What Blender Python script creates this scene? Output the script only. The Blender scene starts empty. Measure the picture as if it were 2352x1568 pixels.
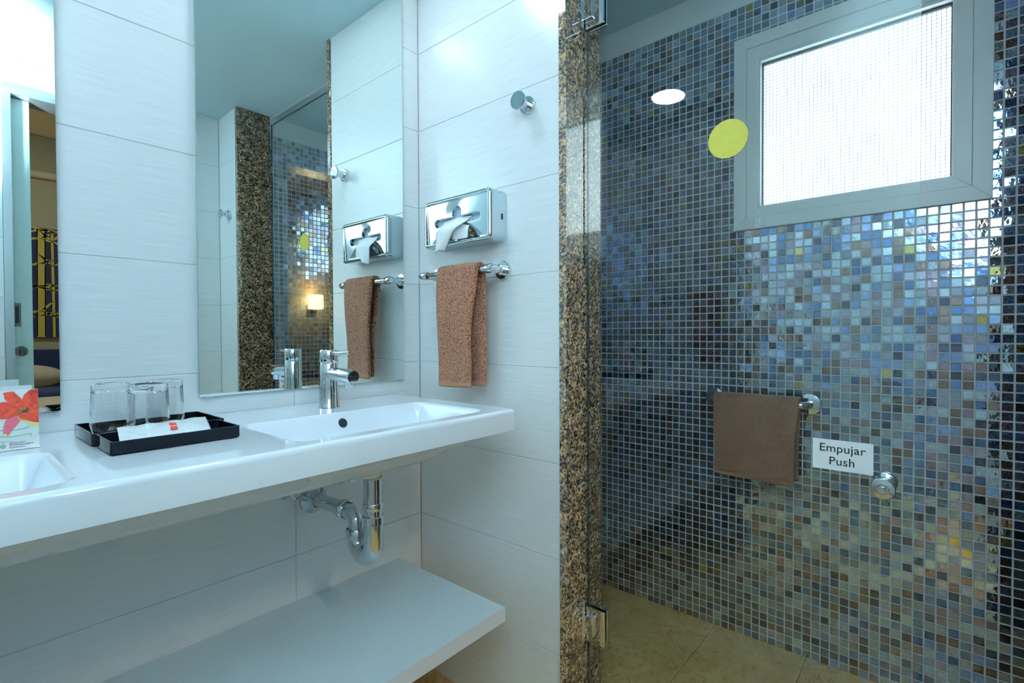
import bpy, bmesh, math, random
from mathutils import Vector, Matrix

random.seed(11)
sc = bpy.context.scene
C = sc.collection
PI = math.pi

# ------------------------------------------------------------------ camera
CAM = (-1.06755, -1.30795, 1.09003)
YAW, PITCH, ROLL, FPX = 0.865256, -0.0150873, -0.0040257, 1158.536
_f = Vector((math.sin(YAW) * math.cos(PITCH), math.cos(YAW) * math.cos(PITCH), math.sin(PITCH)))
_r = Vector((math.cos(YAW), -math.sin(YAW), 0))
_u = _r.cross(_f)
_rr = _r * math.cos(ROLL) + _u * math.sin(ROLL)
_uu = _u * math.cos(ROLL) - _r * math.sin(ROLL)
cam_data = bpy.data.cameras.new('camera')
cam_data.sensor_fit = 'HORIZONTAL'
cam_data.sensor_width = 36.0
cam_data.lens = FPX / 2352 * 36.0
cam_data.clip_start = 0.01
cam_data.clip_end = 100
cam = bpy.data.objects.new('camera', cam_data)
cam.matrix_world = Matrix((
    (_rr.x, _uu.x, -_f.x, CAM[0]),
    (_rr.y, _uu.y, -_f.y, CAM[1]),
    (_rr.z, _uu.z, -_f.z, CAM[2]),
    (0, 0, 0, 1)))
C.objects.link(cam)
sc.camera = cam

# ------------------------------------------------------------------ world, light, exposure
SKY_COL, SKY_STR = (0.78, 0.93, 1.0), 4.5
DOWN_COL, DOWN_STR = (0.77, 0.925, 1.02), 34.0
FLASH_COL, FLASH_W = (0.745, 0.92, 1.03), 455.0
SCONCE_COL, SCONCE_STR = (1.0, 0.72, 0.36), 40.0
BED_COL, BED_STR = (1.0, 0.97, 0.88), 42.0
EXPOSURE = 0.36

world = bpy.data.worlds.new('world')
sc.world = world
world.use_nodes = True
wn = world.node_tree.nodes
wn['Background'].inputs['Color'].default_value = (*SKY_COL, 1)
wn['Background'].inputs['Strength'].default_value = SKY_STR

portal = bpy.data.lights.new('window_portal', 'AREA')
portal.shape = 'RECTANGLE'
portal.size, portal.size_y = 0.56, 0.56
portal.cycles.is_portal = True
po = bpy.data.objects.new('window_portal', portal)
po.location = (0.935, -1.078, 1.783)
po.rotation_euler = (0, PI / 2, 0)
C.objects.link(po)

# the photographer's flash, held by the camera and bounced off the ceiling
flash = bpy.data.lights.new('bounce_flash', 'SPOT')
flash.color = FLASH_COL
flash.energy = FLASH_W
flash.spot_size = math.radians(96)
flash.spot_blend = 1.0
flash.shadow_soft_size = 0.03
fo = bpy.data.objects.new('bounce_flash', flash)
fo.location = (-1.10, -1.36, 1.32)
fo.rotation_euler = Vector((-0.22, -0.30, 0.93)).to_track_quat('-Z', 'Y').to_euler()
C.objects.link(fo)

sc.view_settings.view_transform = 'Standard'
sc.view_settings.look = 'None'
sc.view_settings.gamma = 1.0
sc.view_settings.use_curve_mapping = False
sc.view_settings.exposure = EXPOSURE
cy = sc.cycles
cy.use_denoising = True
cy.use_light_tree = False
cy.denoiser = 'OPENIMAGEDENOISE'
cy.max_bounces = 12
cy.diffuse_bounces = 5
cy.glossy_bounces = 4
cy.transmission_bounces = 12
cy.transparent_max_bounces = 16
cy.use_adaptive_sampling = True
cy.adaptive_threshold = 0.1
cy.adaptive_min_samples = 16
cy.sample_clamp_indirect = 6.0
cy.caustics_reflective = True
cy.caustics_refractive = True
cy.blur_glossy = 0.5

# ------------------------------------------------------------------ materials
MAT = {}


def nt(name):
    m = bpy.data.materials.new(name)
    m.use_nodes = True
    n, l = m.node_tree.nodes, m.node_tree.links
    b = n['Principled BSDF']
    MAT[name] = m
    return m, n, l, b


def simple(name, col, rough=0.5, metal=0.0, coat=0.0, spec=0.5, **kw):
    m, n, l, b = nt(name)
    b.inputs['Base Color'].default_value = (*col, 1)
    b.inputs['Roughness'].default_value = rough
    b.inputs['Metallic'].default_value = metal
    b.inputs['Coat Weight'].default_value = coat
    b.inputs['Coat Roughness'].default_value = 0.03
    b.inputs['Specular IOR Level'].default_value = spec
    for k, v in kw.items():
        b.inputs[k.replace('_', ' ')].default_value = v
    return m


def ramp(n, stops, interp='LINEAR'):
    r = n.new('ShaderNodeValToRGB')
    r.color_ramp.interpolation = interp
    e = r.color_ramp.elements
    while len(e) < len(stops):
        e.new(0.5)
    for el, (p, c) in zip(e, stops):
        el.position = p
        el.color = (*c, 1)
    return r


def coords(n, l, scale=(1, 1, 1), kind='Object', rot=(0, 0, 0)):
    t = n.new('ShaderNodeTexCoord')
    mp = n.new('ShaderNodeMapping')
    mp.inputs['Scale'].default_value = scale
    mp.inputs['Rotation'].default_value = rot
    l.new(t.outputs[kind], mp.inputs['Vector'])
    return mp.outputs['Vector']


def geo_coords(n, l, scale=(1, 1, 1)):
    t = n.new('ShaderNodeNewGeometry')
    mp = n.new('ShaderNodeMapping')
    mp.inputs['Scale'].default_value = scale
    l.new(t.outputs['Position'], mp.inputs['Vector'])
    return mp.outputs['Vector']


def noise(n, l, vec, scale, detail=2.0, rough=0.5, dist=0.0):
    x = n.new('ShaderNodeTexNoise')
    x.inputs['Scale'].default_value = scale
    x.inputs['Detail'].default_value = detail
    x.inputs['Roughness'].default_value = rough
    x.inputs['Distortion'].default_value = dist
    l.new(vec, x.inputs['Vector'])
    return x


def bump(n, l, b, height, strength, dist=0.001):
    bp = n.new('ShaderNodeBump')
    bp.inputs['Strength'].default_value = strength
    bp.inputs['Distance'].default_value = dist
    l.new(height, bp.inputs['Height'])
    l.new(bp.outputs['Normal'], b.inputs['Normal'])
    return bp


# white brushed wall tile: streaks run level along the wall
def make_wall_tile(name, c0, c1):
    m, n, l, b = nt(name)
    v = geo_coords(n, l, (9, 9, 420))
    ns = noise(n, l, v, 1.0, 3.0, 0.6)
    r = ramp(n, [(0.3, c0), (0.7, c1)])
    l.new(ns.outputs['Fac'], r.inputs['Fac'])
    l.new(r.outputs['Color'], b.inputs['Base Color'])
    b.inputs['Roughness'].default_value = 0.24
    b.inputs['Specular IOR Level'].default_value = 0.5
    bump(n, l, b, ns.outputs['Fac'], 0.22, 0.0006)


make_wall_tile('wall_tile', (0.70, 0.74, 0.755), (0.80, 0.835, 0.845))
simple('wall_grout', (0.56, 0.60, 0.61), 0.8)
simple('plaster', (0.80, 0.84, 0.85), 0.85)
simple('ceiling_paint', (0.52, 0.70, 0.76), 0.9)
simple('chrome', (0.66, 0.71, 0.745), 0.045, 1.0)
simple('chrome_cover', (0.53, 0.61, 0.65), 0.05, 1.0)
simple('chrome_dull', (0.62, 0.66, 0.68), 0.16, 1.0)
simple('mirror_silver', (0.86, 0.945, 0.925), 0.0, 1.0)
simple('mirror_edge', (0.20, 0.36, 0.38), 0.15)
simple('porcelain', (0.77, 0.84, 0.91), 0.07, 0.0, 0.3)
simple('hole_dark', (0.015, 0.018, 0.02), 0.4)
simple('shelf_laminate', (0.58, 0.69, 0.73), 0.38)
simple('shelf_edge', (0.70, 0.71, 0.74), 0.45)
simple('black_plastic', (0.005, 0.007, 0.011), 0.06, 0.0, 0.0, 0.16)
simple('paper_white', (0.82, 0.85, 0.87), 0.55)
simple('tissue_paper', (0.86, 0.89, 0.92), 0.85, Subsurface_Weight=0.0)
simple('tissue_pack', (0.50, 0.66, 0.80), 0.6)
simple('print_black', (0.012, 0.014, 0.018), 0.5)
simple('print_red', (0.62, 0.035, 0.02), 0.35)
simple('print_green', (0.02, 0.16, 0.08), 0.5)
simple('print_shade', (0.30, 0.40, 0.36), 0.55)
simple('print_towel', (0.66, 0.75, 0.70), 0.55)
simple('petal_tip', (0.62, 0.60, 0.14), 0.5)
simple('petal_pink', (0.55, 0.09, 0.13), 0.5)
simple('stamen', (0.30, 0.26, 0.03), 0.5)
simple('stamen_dark', (0.05, 0.03, 0.012), 0.5)
simple('window_pvc', (0.86, 0.90, 0.90), 0.30)
simple('gasket', (0.03, 0.05, 0.06), 0.6)
simple('wire_grey', (0.20, 0.24, 0.26), 0.5, 0.6)
simple('sign_white', (0.80, 0.86, 0.90), 0.4)
simple('rubber_dark', (0.02, 0.022, 0.024), 0.5)
simple('door_leaf', (0.50, 0.66, 0.65), 0.35)
simple('aluminium', (0.55, 0.62, 0.66), 0.28, 0.85)
simple('pull_metal', (0.16, 0.17, 0.165), 0.3, 0.9)
simple('bed_wall', (0.36, 0.35, 0.24), 0.9)
simple('bed_ceiling', (0.50, 0.47, 0.38), 0.9)
simple('bed_floor', (0.30, 0.22, 0.14), 0.5)
simple('navy', (0.008, 0.016, 0.075), 0.7)
simple('navy_fabric', (0.010, 0.028, 0.10), 0.85)
simple('gold_print', (0.42, 0.36, 0.055), 0.6)
simple('bed_linen', (0.40, 0.36, 0.28), 0.9)
simple('bed_base', (0.34, 0.30, 0.22), 0.9)
simple('bracket_dark', (0.03, 0.028, 0.022), 0.4, 0.6)
simple('drain_seal', (0.50, 0.46, 0.22), 0.6)
simple('outside_wall', (0.75, 0.76, 0.76), 0.9)

# yellow sticker with small wear
m, n, l, b = nt('sticker_yellow')
ns = noise(n, l, geo_coords(n, l), 90, 4.0, 0.7)
r = ramp(n, [(0.3, (0.42, 0.385, 0.035)), (0.7, (0.50, 0.455, 0.06))])
l.new(ns.outputs['Fac'], r.inputs['Fac'])
l.new(r.outputs['Color'], b.inputs['Base Color'])
b.inputs['Roughness'].default_value = 0.45

# lily petal print: red streaks with dark freckles
m, n, l, b = nt('petal_red')
v = geo_coords(n, l, (1, 1, 1))
ns = noise(n, l, v, 120, 3.0, 0.6)
r = ramp(n, [(0.32, (0.30, 0.015, 0.010)), (0.55, (0.60, 0.045, 0.018)), (0.75, (0.72, 0.12, 0.06))])
l.new(ns.outputs['Fac'], r.inputs['Fac'])
l.new(r.outputs['Color'], b.inputs['Base Color'])
b.inputs['Roughness'].default_value = 0.4

# polished granite
m, n, l, b = nt('granite')
v0 = geo_coords(n, l)
wob = noise(n, l, v0, 320, 3.0, 0.6)
mixv = n.new('ShaderNodeMix'); mixv.data_type = 'VECTOR'
mixv.inputs['Factor'].default_value = 0.011
l.new(v0, mixv.inputs[4]); l.new(wob.outputs['Color'], mixv.inputs[5])
vo = n.new('ShaderNodeTexVoronoi'); vo.inputs['Scale'].default_value = 225
l.new(mixv.outputs[1], vo.inputs['Vector'])
sep = n.new('ShaderNodeSeparateColor'); l.new(vo.outputs['Color'], sep.inputs['Color'])
r = ramp(n, [(0.0, (0.010, 0.012, 0.015)), (0.24, (0.050, 0.055, 0.058)), (0.40, (0.17, 0.125, 0.070)),
             (0.56, (0.29, 0.205, 0.115)), (0.76, (0.36, 0.225, 0.11)), (0.88, (0.36, 0.31, 0.23)),
             (0.96, (0.44, 0.41, 0.37))], 'CONSTANT')
l.new(sep.outputs['Red'], r.inputs['Fac'])
big = noise(n, l, v0, 38, 3.0, 0.6)
rb = ramp(n, [(0.40, (0.85, 0.84, 0.82)), (0.62, (1.75, 1.60, 1.45))])
l.new(big.outputs['Fac'], rb.inputs['Fac'])
mx = n.new('ShaderNodeMix'); mx.data_type = 'RGBA'; mx.blend_type = 'MULTIPLY'
mx.inputs['Factor'].default_value = 1.0
l.new(r.outputs['Color'], mx.inputs[6]); l.new(rb.outputs['Color'], mx.inputs[7])
l.new(mx.outputs[2], b.inputs['Base Color'])
b.inputs['Roughness'].default_value = 0.07
b.inputs['Specular IOR Level'].default_value = 0.5
b.inputs['Coat Weight'].default_value = 1.0
b.inputs['Coat Roughness'].default_value = 0.03
b.inputs['Coat IOR'].default_value = 1.6

# marble floor
m, n, l, b = nt('floor_marble')
v0 = geo_coords(n, l)
a = noise(n, l, v0, 5.0, 6.0, 0.6, 0.8)
r = ramp(n, [(0.3, (0.56, 0.33, 0.115)), (0.55, (0.68, 0.425, 0.165)), (0.75, (0.78, 0.53, 0.24))])
l.new(a.outputs['Fac'], r.inputs['Fac'])
vn = noise(n, l, v0, 7.0, 4.0, 0.65, 2.2)
rv = ramp(n, [(0.485, (1, 1, 1)), (0.50, (0.62, 0.56, 0.48)), (0.515, (1, 1, 1))])
l.new(vn.outputs['Fac'], rv.inputs['Fac'])
mx = n.new('ShaderNodeMix'); mx.data_type = 'RGBA'; mx.blend_type = 'MULTIPLY'
mx.inputs['Factor'].default_value = 1.0
l.new(r.outputs['Color'], mx.inputs[6]); l.new(rv.outputs['Color'], mx.inputs[7])
l.new(mx.outputs[2], b.inputs['Base Color'])
b.inputs['Roughness'].default_value = 0.22
simple('floor_grout', (0.30, 0.27, 0.19), 0.8)
simple('mosaic_grout', (0.74, 0.74, 0.74), 0.85)


# iridescent mosaic glass: dark body colour under a tinted mirror-like glaze, wavy hand-made surface
def make_mosaic(name, source):
    m, n, l, b = nt(name)
    out = n['Material Output']
    if source == 'object':
        src = n.new('ShaderNodeObjectInfo').outputs['Color']
    else:
        at = n.new('ShaderNodeAttribute'); at.attribute_name = 'tile_colour'
        src = at.outputs['Color']
    v0 = geo_coords(n, l)
    mott = noise(n, l, v0, 140, 3.0, 0.6)
    rm = ramp(n, [(0.3, (0.86, 0.86, 0.86)), (0.7, (1.12, 1.12, 1.12))])
    l.new(mott.outputs['Fac'], rm.inputs['Fac'])
    mx = n.new('ShaderNodeMix'); mx.data_type = 'RGBA'; mx.blend_type = 'MULTIPLY'
    mx.inputs['Factor'].default_value = 1.0
    l.new(src, mx.inputs[6]); l.new(rm.outputs['Color'], mx.inputs[7])
    body = n.new('ShaderNodeMix'); body.data_type = 'RGBA'
    body.inputs['Factor'].default_value = 0.30
    l.new(mx.outputs[2], body.inputs[7]); body.inputs[6].default_value = (0.062, 0.050, 0.042, 1)
    l.new(body.outputs[2], b.inputs['Base Color'])
    b.inputs['Roughness'].default_value = 0.05
    b.inputs['Specular IOR Level'].default_value = 0.7
    gz = n.new('ShaderNodeBsdfGlossy')
    gz.inputs['Roughness'].default_value = 0.05
    l.new(mx.outputs[2], gz.inputs['Color'])
    wv = noise(n, l, v0, 48, 2.0, 0.5)
    bp = bump(n, l, b, wv.outputs['Fac'], 0.30, 0.0016)
    l.new(bp.outputs['Normal'], gz.inputs['Normal'])
    ms = n.new('ShaderNodeMixShader'); ms.inputs['Fac'].default_value = 0.85
    l.new(b.outputs['BSDF'], ms.inputs[1]); l.new(gz.outputs['BSDF'], ms.inputs[2])
    l.new(ms.outputs['Shader'], out.inputs['Surface'])
    return m


make_mosaic('mosaic_single', 'object')
make_mosaic('mosaic_many', 'attribute')


# terry towel
def make_terry(name, dark, light, scale, strength):
    m, n, l, b = nt(name)
    v0 = coords(n, l)
    vo = n.new('ShaderNodeTexVoronoi'); vo.inputs['Scale'].default_value = scale
    vo.feature = 'SMOOTH_F1'
    wob = noise(n, l, v0, scale * 0.6, 2.0, 0.6)
    mv = n.new('ShaderNodeMix'); mv.data_type = 'VECTOR'; mv.inputs['Factor'].default_value = 0.004
    l.new(v0, mv.inputs[4]); l.new(wob.outputs['Color'], mv.inputs[5])
    l.new(mv.outputs[1], vo.inputs['Vector'])
    r = ramp(n, [(0.12, light), (0.62, dark)])
    l.new(vo.outputs['Distance'], r.inputs['Fac'])
    l.new(r.outputs['Color'], b.inputs['Base Color'])
    b.inputs['Roughness'].default_value = 1.0
    b.inputs['Specular IOR Level'].default_value = 0.1
    b.inputs['Sheen Weight'].default_value = 0.25
    b.inputs['Sheen Roughness'].default_value = 0.5
    inv = n.new('ShaderNodeMath'); inv.operation = 'SUBTRACT'; inv.inputs[0].default_value = 1.0
    l.new(vo.outputs['Distance'], inv.inputs[1])
    bump(n, l, b, inv.outputs[0], strength, 0.004)


make_terry('terry', (0.12, 0.040, 0.020), (0.62, 0.255, 0.135), 400, 0.9)
make_terry('terry_soft', (0.27, 0.112, 0.055), (0.56, 0.27, 0.155), 560, 0.8)
simple('towel_hem', (0.31, 0.145, 0.085), 0.9)

# clear sheet glass (window-like: passes light straight, mirrors by Fresnel)
def make_sheet_glass(name, tint, ior=1.5):
    m, n, l, b = nt(name)
    n.remove(b)
    out = n['Material Output']
    g = n.new('ShaderNodeNewGeometry')
    mi = n.new('ShaderNodeMix'); mi.data_type = 'FLOAT'
    mi.inputs[2].default_value = ior
    mi.inputs[3].default_value = 1.0 / ior
    l.new(g.outputs['Backfacing'], mi.inputs['Factor'])
    fr = n.new('ShaderNodeFresnel')
    l.new(mi.outputs[0], fr.inputs['IOR'])
    tr = n.new('ShaderNodeBsdfTransparent'); tr.inputs['Color'].default_value = (*tint, 1)
    gl = n.new('ShaderNodeBsdfGlossy'); gl.inputs['Roughness'].default_value = 0.0
    gl.inputs['Color'].default_value = (1, 1, 1, 1)
    ms = n.new('ShaderNodeMixShader')
    l.new(fr.outputs['Fac'], ms.inputs['Fac'])
    l.new(tr.outputs['BSDF'], ms.inputs[1])
    l.new(gl.outputs['BSDF'], ms.inputs[2])
    l.new(ms.outputs['Shader'], out.inputs['Surface'])


make_sheet_glass('door_glass', (0.955, 0.985, 0.98))
simple('glass_edge', (0.02, 0.075, 0.07), 0.1)

# frosted wired window glass
m, n, l, b = nt('frosted_glass')
n.remove(b)
out = n['Material Output']
tl = n.new('ShaderNodeBsdfTranslucent'); tl.inputs['Color'].default_value = (0.9, 0.93, 0.94, 1)
tr = n.new('ShaderNodeBsdfTransparent'); tr.inputs['Color'].default_value = (0.92, 0.95, 0.96, 1)
ms = n.new('ShaderNodeMixShader'); ms.inputs['Fac'].default_value = 0.45
l.new(tl.outputs['BSDF'], ms.inputs[1]); l.new(tr.outputs['BSDF'], ms.inputs[2])
l.new(ms.outputs['Shader'], out.inputs['Surface'])

# tumbler glass
m, n, l, b = nt('tumbler_glass')
b.inputs['Base Color'].default_value = (0.97, 0.99, 1.0, 1)
b.inputs['Roughness'].default_value = 0.0
b.inputs['Transmission Weight'].default_value = 1.0
b.inputs['IOR'].default_value = 1.48

# crinkled clear-white film
m, n, l, b = nt('sachet_film')
b.inputs['Base Color'].default_value = (0.70, 0.76, 0.79, 1)
b.inputs['Roughness'].default_value = 0.16
ns = noise(n, l, geo_coords(n, l), 70, 3.0, 0.6, 1.2)
bump(n, l, b, ns.outputs['Fac'], 0.5, 0.003)


def emit(name, col, strength):
    m, n, l, b = nt(name)
    b.inputs['Base Color'].default_value = (*col, 1)
    b.inputs['Emission Color'].default_value = (*col, 1)
    b.inputs['Emission Strength'].default_value = strength
    return m


emit('downlight_lens', DOWN_COL, DOWN_STR)
emit('sconce_glow', SCONCE_COL, SCONCE_STR)
emit('bedroom_fill_glow', BED_COL, BED_STR)


# ------------------------------------------------------------------ mesh helpers
def link(name, me, mats, parent=None, smooth=False, loc=(0, 0, 0)):
    o = bpy.data.objects.new(name, me)
    C.objects.link(o)
    if isinstance(mats, str):
        mats = [mats]
    if not me.materials:
        for mm in mats:
            me.materials.append(MAT[mm])
    o.location = loc
    if parent is not None:
        o.parent = parent
    if smooth:
        for p in me.polygons:
            p.use_smooth = True
    return o


def from_bm(name, bm, mats, parent=None, smooth=False, loc=(0, 0, 0)):
    bmesh.ops.recalc_face_normals(bm, faces=bm.faces)
    me = bpy.data.meshes.new(name)
    bm.to_mesh(me)
    bm.free()
    return link(name, me, mats, parent, smooth, loc)


def bm_box(bm, x0, x1, y0, y1, z0, z1, mat=0):
    x0, x1 = min(x0, x1), max(x0, x1)
    y0, y1 = min(y0, y1), max(y0, y1)
    z0, z1 = min(z0, z1), max(z0, z1)
    vs = [bm.verts.new(p) for p in ((x0, y0, z0), (x1, y0, z0), (x1, y1, z0), (x0, y1, z0),
                                    (x0, y0, z1), (x1, y0, z1), (x1, y1, z1), (x0, y1, z1))]
    out = []
    for f in ((3, 2, 1, 0), (4, 5, 6, 7), (0, 1, 5, 4), (1, 2, 6, 5), (2, 3, 7, 6), (3, 0, 4, 7)):
        fc = bm.faces.new([vs[i] for i in f]); fc.material_index = mat
        out.append(fc)
    return vs, out


def bm_bevel(bm, w, seg=2):
    bmesh.ops.bevel(bm, geom=list(bm.edges), offset=w, segments=seg, profile=0.5, affect='EDGES', clamp_overlap=True)


def box(name, x0, x1, y0, y1, z0, z1, mats, parent=None, bev=0.0, seg=2):
    bm = bmesh.new()
    bm_box(bm, x0, x1, y0, y1, z0, z1)
    if bev:
        bm_bevel(bm, bev, seg)
    return from_bm(name, bm, mats, parent)


def bm_tube(bm, pts, radii, seg=20, cap=True):
    pts = [Vector(p) for p in pts]
    if not isinstance(radii, (list, tuple)):
        radii = [radii] * len(pts)
    rings = []
    prev = None
    for i, p in enumerate(pts):
        if i == 0:
            t = pts[1] - pts[0]
        elif i == len(pts) - 1:
            t = pts[-1] - pts[-2]
        else:
            t = (pts[i + 1] - p).normalized() + (p - pts[i - 1]).normalized()
        if t.length < 1e-9:
            t = prev_t
        t = t.normalized()
        prev_t = t
        if prev is None:
            a = Vector((0, 0, 1)) if abs(t.z) < 0.9 else Vector((1, 0, 0))
            nrm = t.cross(a).normalized()
        else:
            nrm = (prev - t * prev.dot(t)).normalized()
        prev = nrm
        bn = t.cross(nrm)
        rings.append([bm.verts.new(p + (nrm * math.cos(2 * PI * k / seg) + bn * math.sin(2 * PI * k / seg)) * radii[i]) for k in range(seg)])
    for a, b2 in zip(rings, rings[1:]):
        for k in range(seg):
            bm.faces.new((a[k], a[(k + 1) % seg], b2[(k + 1) % seg], b2[k]))
    if cap:
        bm.faces.new(rings[0][::-1])
        bm.faces.new(rings[-1])


def auto_smooth(o, ang=40):
    me = o.data
    for p in me.polygons:
        p.use_smooth = True
    me.set_sharp_from_angle(angle=math.radians(ang))


def tube(name, pts, radii, mats, parent=None, seg=24, loc=(0, 0, 0)):
    bm = bmesh.new()
    bm_tube(bm, pts, radii, seg)
    o = from_bm(name, bm, mats, parent, loc=loc)
    auto_smooth(o)
    return o


def lathe(name, prof, origin, axis, mats, parent=None, seg=36, closed=False):
    """profile list of (radius, height along axis) turned about axis through origin"""
    ax = Vector(axis).normalized()
    a = Vector((0, 0, 1)) if abs(ax.z) < 0.9 else Vector((1, 0, 0))
    u = ax.cross(a).normalized()
    w = ax.cross(u)
    og = Vector(origin)
    bm = bmesh.new()
    rings = []
    for r_, h_ in prof:
        if r_ < 1e-6:
            rings.append([bm.verts.new(og + ax * h_)])
        else:
            rings.append([bm.verts.new(og + ax * h_ + (u * math.cos(2 * PI * k / seg) + w * math.sin(2 * PI * k / seg)) * r_) for k in range(seg)])
    pairs = list(zip(rings, rings[1:]))
    if closed:
        pairs.append((rings[-1], rings[0]))
    for A, B in pairs:
        for k in range(seg):
            k2 = (k + 1) % seg
            if len(A) == 1 and len(B) == 1:
                continue
            if len(A) == 1:
                bm.faces.new((A[0], B[k2], B[k]))
            elif len(B) == 1:
                bm.faces.new((A[k], A[k2], B[0]))
            else:
                bm.faces.new((A[k], A[k2], B[k2], B[k]))
    o = from_bm(name, bm, mats, parent)
    auto_smooth(o, 35)
    return o


def empty(name, loc=(0, 0, 0)):
    o = bpy.data.objects.new(name, None)
    o.empty_display_size = 0.05
    o.location = loc
    C.objects.link(o)
    return o


def tag(o, label=None, cat=None, group=None, kind=None):
    if label:
        o['label'] = label
    if cat:
        o['category'] = cat
    if group:
        o['group'] = group
    if kind:
        o['kind'] = kind
    return o


def struct(o, label=None):
    o['kind'] = 'structure'
    if label:
        o['label'] = label
    return o


def copy_tree(o, parent=None, offset=None):
    c = o.copy()
    C.objects.link(c)
    c.parent = parent
    if offset is not None:
        c.location = Vector(c.location) + Vector(offset)
    for ch in list(o.children):
        copy_tree(ch, c)
    return c


def grid_mesh(name, rows, mats, parent=None, smooth=True, close_u=False):
    """rows: list of lists of points"""
    bm = bmesh.new()
    vs = [[bm.verts.new(p) for p in row] for row in rows]
    nr, ncl = len(rows), len(rows[0])
    for i in range(nr - 1):
        for j in range(ncl - 1 + (1 if close_u else 0)):
            j2 = (j + 1) % ncl
            bm.faces.new((vs[i][j], vs[i][j2], vs[i + 1][j2], vs[i + 1][j]))
    me = bpy.data.meshes.new(name)
    bm.to_mesh(me)
    bm.free()
    return link(name, me, mats, parent, smooth)


def text_mesh(name, body, size, mats, parent, origin, right, up, align='LEFT', depth=0.0002, shear=0.0, spacing=1.0, bold=0.0, fit=None):
    cu = bpy.data.curves.new(name, 'FONT')
    cu.body = body
    cu.size = size
    cu.align_x = align
    cu.align_y = 'BOTTOM_BASELINE'
    cu.extrude = depth
    cu.shear = shear
    cu.space_character = spacing
    cu.offset = bold
    cu.resolution_u = 4
    t = bpy.data.objects.new(name, cu)
    C.objects.link(t)
    dg = bpy.context.evaluated_depsgraph_get()
    me = bpy.data.meshes.new_from_object(t.evaluated_get(dg))
    bpy.data.objects.remove(t)
    bpy.data.curves.remove(cu)
    if fit:
        wd = max(v.co.x for v in me.vertices) - min(v.co.x for v in me.vertices)
        for v in me.vertices:
            v.co.x *= fit / wd
    R = Vector(right).normalized(); U = Vector(up).normalized(); N = R.cross(U)
    M = Matrix(((R.x, U.x, N.x, origin[0]), (R.y, U.y, N.y, origin[1]), (R.z, U.z, N.z, origin[2]), (0, 0, 0, 1)))
    me.transform(M)
    me.materials.clear()
    me.name = name
    return link(name, me, mats, parent)


def flat_poly(name, pts2, origin, right, up, mats, parent, thick=0.0003, lift=0.0):
    """closed outline in a plane, given a small real thickness"""
    R = Vector(right).normalized(); U = Vector(up).normalized(); N = R.cross(U)
    O = Vector(origin) + N * lift
    bm = bmesh.new()
    f = [bm.verts.new(O + R * a + U * b2 + N * thick) for a, b2 in pts2]
    k = [bm.verts.new(O + R * a + U * b2) for a, b2 in pts2]
    bm.faces.new(f)
    bm.faces.new(k[::-1])
    nn = len(pts2)
    for i in range(nn):
        bm.faces.new((k[i], k[(i + 1) % nn], f[(i + 1) % nn], f[i]))
    bmesh.ops.triangulate(bm, faces=[fc for fc in bm.faces if len(fc.verts) > 4])
    return from_bm(name, bm, mats, parent)


# ------------------------------------------------------------------ dimensions
CEIL = 2.258          # bathroom ceiling
SH_CEIL = 2.36        # shower ceiling
MOS_TOP = 2.252
WX = 0.85             # mosaic wall plane
GX = 0.09             # shower door glass plane
XD = -1.525           # wall at the far end of the basin
YC = -1.71            # wall behind the camera
JY0, JY1 = -0.583, -1.463   # inner faces of the two granite jambs
JT = 0.166            # partition thickness
TILE_H, TILE_Z0 = 0.25, 0.0013
TH = 0.004            # tiles stand 4 mm proud of their bed


def tile_row_edges(top):
    zs = [0.0]
    k = 1
    while TILE_Z0 + k * TILE_H < top - 0.01:
        zs.append(TILE_Z0 + k * TILE_H)
        k += 1
    zs.append(top)
    return zs


_tile_cache = {}


def wall_tiles(parent, axis, plane, sign, spans, zs, holes=()):
    """each ceramic tile a bevelled child; axis 'x' = wall runs along x at y=plane, 'y' = runs along y at x=plane.
    sign: direction of the outward normal"""
    j = 0.0008
    for (a0, a1) in spans:
        for z0, z1 in zip(zs, zs[1:]):
            skip = False
            pieces = [(a0, a1, z0, z1)]
            for (h0, h1, hz0, hz1) in holes:
                np_ = []
                for (b0, b1, c0, c1) in pieces:
                    if b1 <= h0 or b0 >= h1 or c1 <= hz0 or c0 >= hz1:
                        np_.append((b0, b1, c0, c1)); continue
                    if b0 < h0: np_.append((b0, h0, c0, c1))
                    if b1 > h1: np_.append((h1, b1, c0, c1))
                    m0, m1 = max(b0, h0), min(b1, h1)
                    if c1 > hz1: np_.append((m0, m1, hz1, c1))
                    if c0 < hz0: np_.append((m0, m1, c0, hz0))
                pieces = np_
            for (b0, b1, c0, c1) in pieces:
                w, hgt = b1 - b0 - 2 * j, c1 - c0 - 2 * j
                if w < 0.006 or hgt < 0.006:
                    continue
                key = (axis, round(w, 4), round(hgt, 4))
                if key not in _tile_cache:
                    bm = bmesh.new()
                    if axis == 'x':
                        bm_box(bm, -w / 2, w / 2, -TH / 2, TH / 2, -hgt / 2, hgt / 2)
                    else:
                        bm_box(bm, -TH / 2, TH / 2, -w / 2, w / 2, -hgt / 2, hgt / 2)
                    bm_bevel(bm, 0.0012, 1)
                    bmesh.ops.recalc_face_normals(bm, faces=bm.faces)
                    me = bpy.data.meshes.new('tile')
                    bm.to_mesh(me); bm.free()
                    me.materials.append(MAT['wall_tile'])
                    _tile_cache[key] = me
                o = bpy.data.objects.new('tile', _tile_cache[key])
                C.objects.link(o)
                mid = (b0 + b1) / 2
                o.location = (mid, plane - sign * TH / 2, (c0 + c1) / 2) if axis == 'x' else (plane - sign * TH / 2, mid, (c0 + c1) / 2)
                o.parent = parent


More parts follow.
